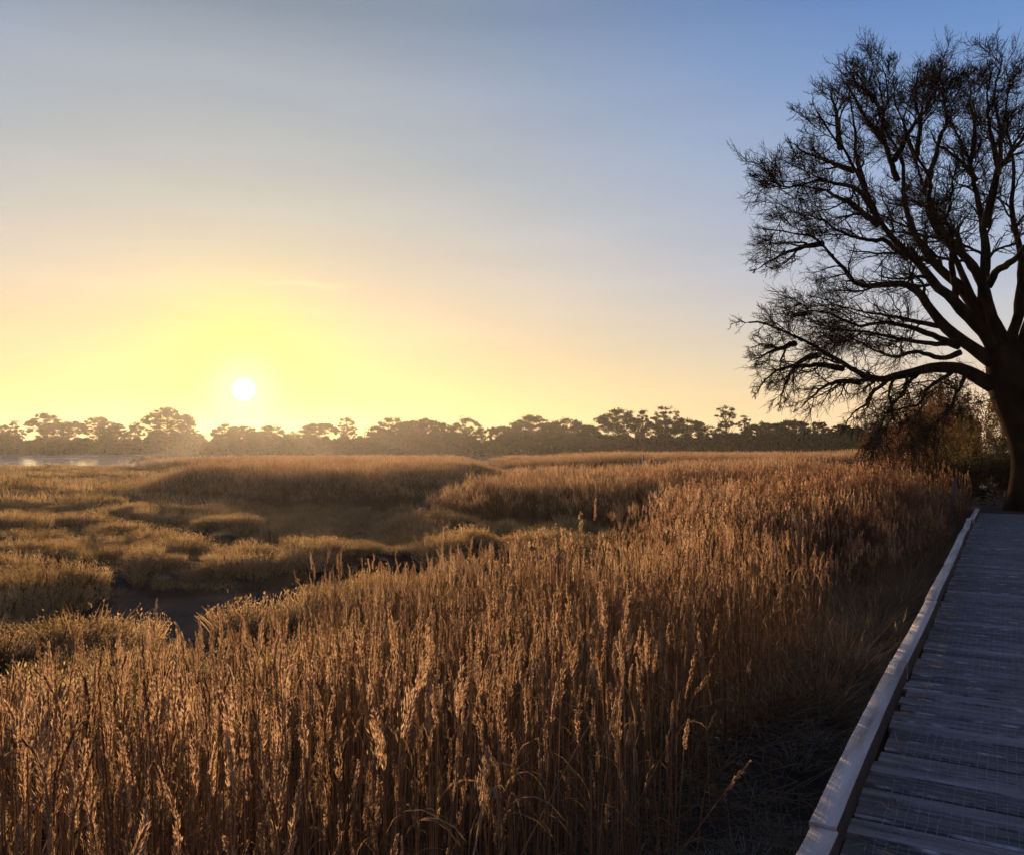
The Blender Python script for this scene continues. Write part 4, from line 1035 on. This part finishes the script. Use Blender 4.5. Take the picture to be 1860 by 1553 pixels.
def traced_reed(label, pts, d0, d1, L, w, n, seed, leaf=0):
    """one reed along a line of photo points, its foot at distance d0 and its tip at d1"""
    r = np.random.default_rng(seed); q = np.array([P(a, b, d0 + (d1 - d0) * u) for (a, b), u in zip(pts, np.linspace(0, 1, len(pts)))])
    b0 = q[0].copy(); g = gz(b0[0], b0[1])
    dirn = unit(q[0] - q[1])
    foot = b0 + dirn * ((b0[2] - g) / -dirn[2]) if dirn[2] < -.2 and b0[2] > g else b0
    low_ = foot + (b0 - foot) * np.linspace(0, 1, 8)[:, None]
    base = foot.copy(); ax = np.concatenate([low_[:-1], resample(q, 9)]) - base if np.linalg.norm(foot - b0) > .02 else resample(q, 16) - base
    s, p_, l_ = MB(), MB(), []
    tubes(s, ax[None], np.linspace(.0036, .0016, 16)[None], 5)
    if n:
        axp, c, dd = plume_pts(r, ax[-1], unit(ax[-1] - ax[-2]), L, r.uniform(.03, .14), n, w)
        n *= 1; cards(p_, c, dd, r.uniform(.012, .024, n), r.uniform(.0018, .0040, n)); tubes(p_, axp[None], np.linspace(.0016, .0006, len(axp))[None], 3)
    for i in range(leaf):
        b = ax[int(r.integers(5, 13))]; ph = r.uniform(0, 6.28); o = np.array([np.cos(ph), np.sin(ph), 0]); e = 1.1; qq = [b]
        for j in range(5): qq.append(qq[-1] + (o * math.cos(e) + np.array([0, 0, 1]) * math.sin(e)) * .05); e -= .45
        l_.append(MB()); ribbons(l_[-1], np.array(qq)[None], .010 * np.array([[.6, 1, 1, .8, .5, .1]]), side=np.cross(o, [0, 0, 1])[None])
    named_reed(parts_to_meshes((s, p_, *l_)), tuple(base), label)
traced_reed('long pale reed leaning right with a narrow plume in front of the dark bank', [(1105, 1553), (1160, 1455), (1215, 1350), (1262, 1262)], 2.7, 3.1, .095, .010, 110, 1)
traced_reed('broken reed stalk bent over level with nothing on its tip', [(1062, 1330), (1075, 1305), (1055, 1288), (1005, 1270), (944, 1264)], 3.2, 3.3, .1, .01, 0, 2)
traced_reed('tallest front reed with a thick ragged plume slanting right, centre left', [(735, 1553), (730, 1460), (726, 1385), (733, 1345)], 2.25, 2.3, .25, .026, 420, 3, 2)
traced_reed('thick-plumed reed standing just left of the tallest front reed', [(702, 1553), (700, 1480), (697, 1400)], 2.28, 2.3, .16, .024, 320, 4, 1)
traced_reed('tall reed with a long slim upright plume right of the thick-plumed pair', [(915, 1553), (912, 1440), (910, 1370)], 2.6, 2.6, .22, .016, 280, 5, 1)
traced_reed('short reed with a broad plume split in two at the bottom edge', [(860, 1553), (868, 1515), (874, 1475)], 2.0, 2.05, .15, .022, 300, 6, 2)
traced_reed('reed with a lone slim plume poking above the others before the dark reed wall', [(1078, 1060), (1079, 1000), (1079, 945)], 9.5, 9.5, .26, .026, 200, 7)
traced_reed('reed with a forked bushy plume just left of the lone slim plume', [(1052, 1060), (1050, 1010), (1051, 965)], 9.2, 9.2, .22, .045, 220, 8)
traced_reed('stray reed with a short curled tip at the edge of the dark bank', [(1345, 1290), (1350, 1250), (1358, 1222)], 4.4, 4.4, .06, .008, 60, 9)
traced_reed('bare grey reed stalk leaning left at the edge of the bank', [(1265, 1553), (1275, 1470), (1290, 1388)], 3.0, 3.1, .05, .006, 0, 10)
print('done')
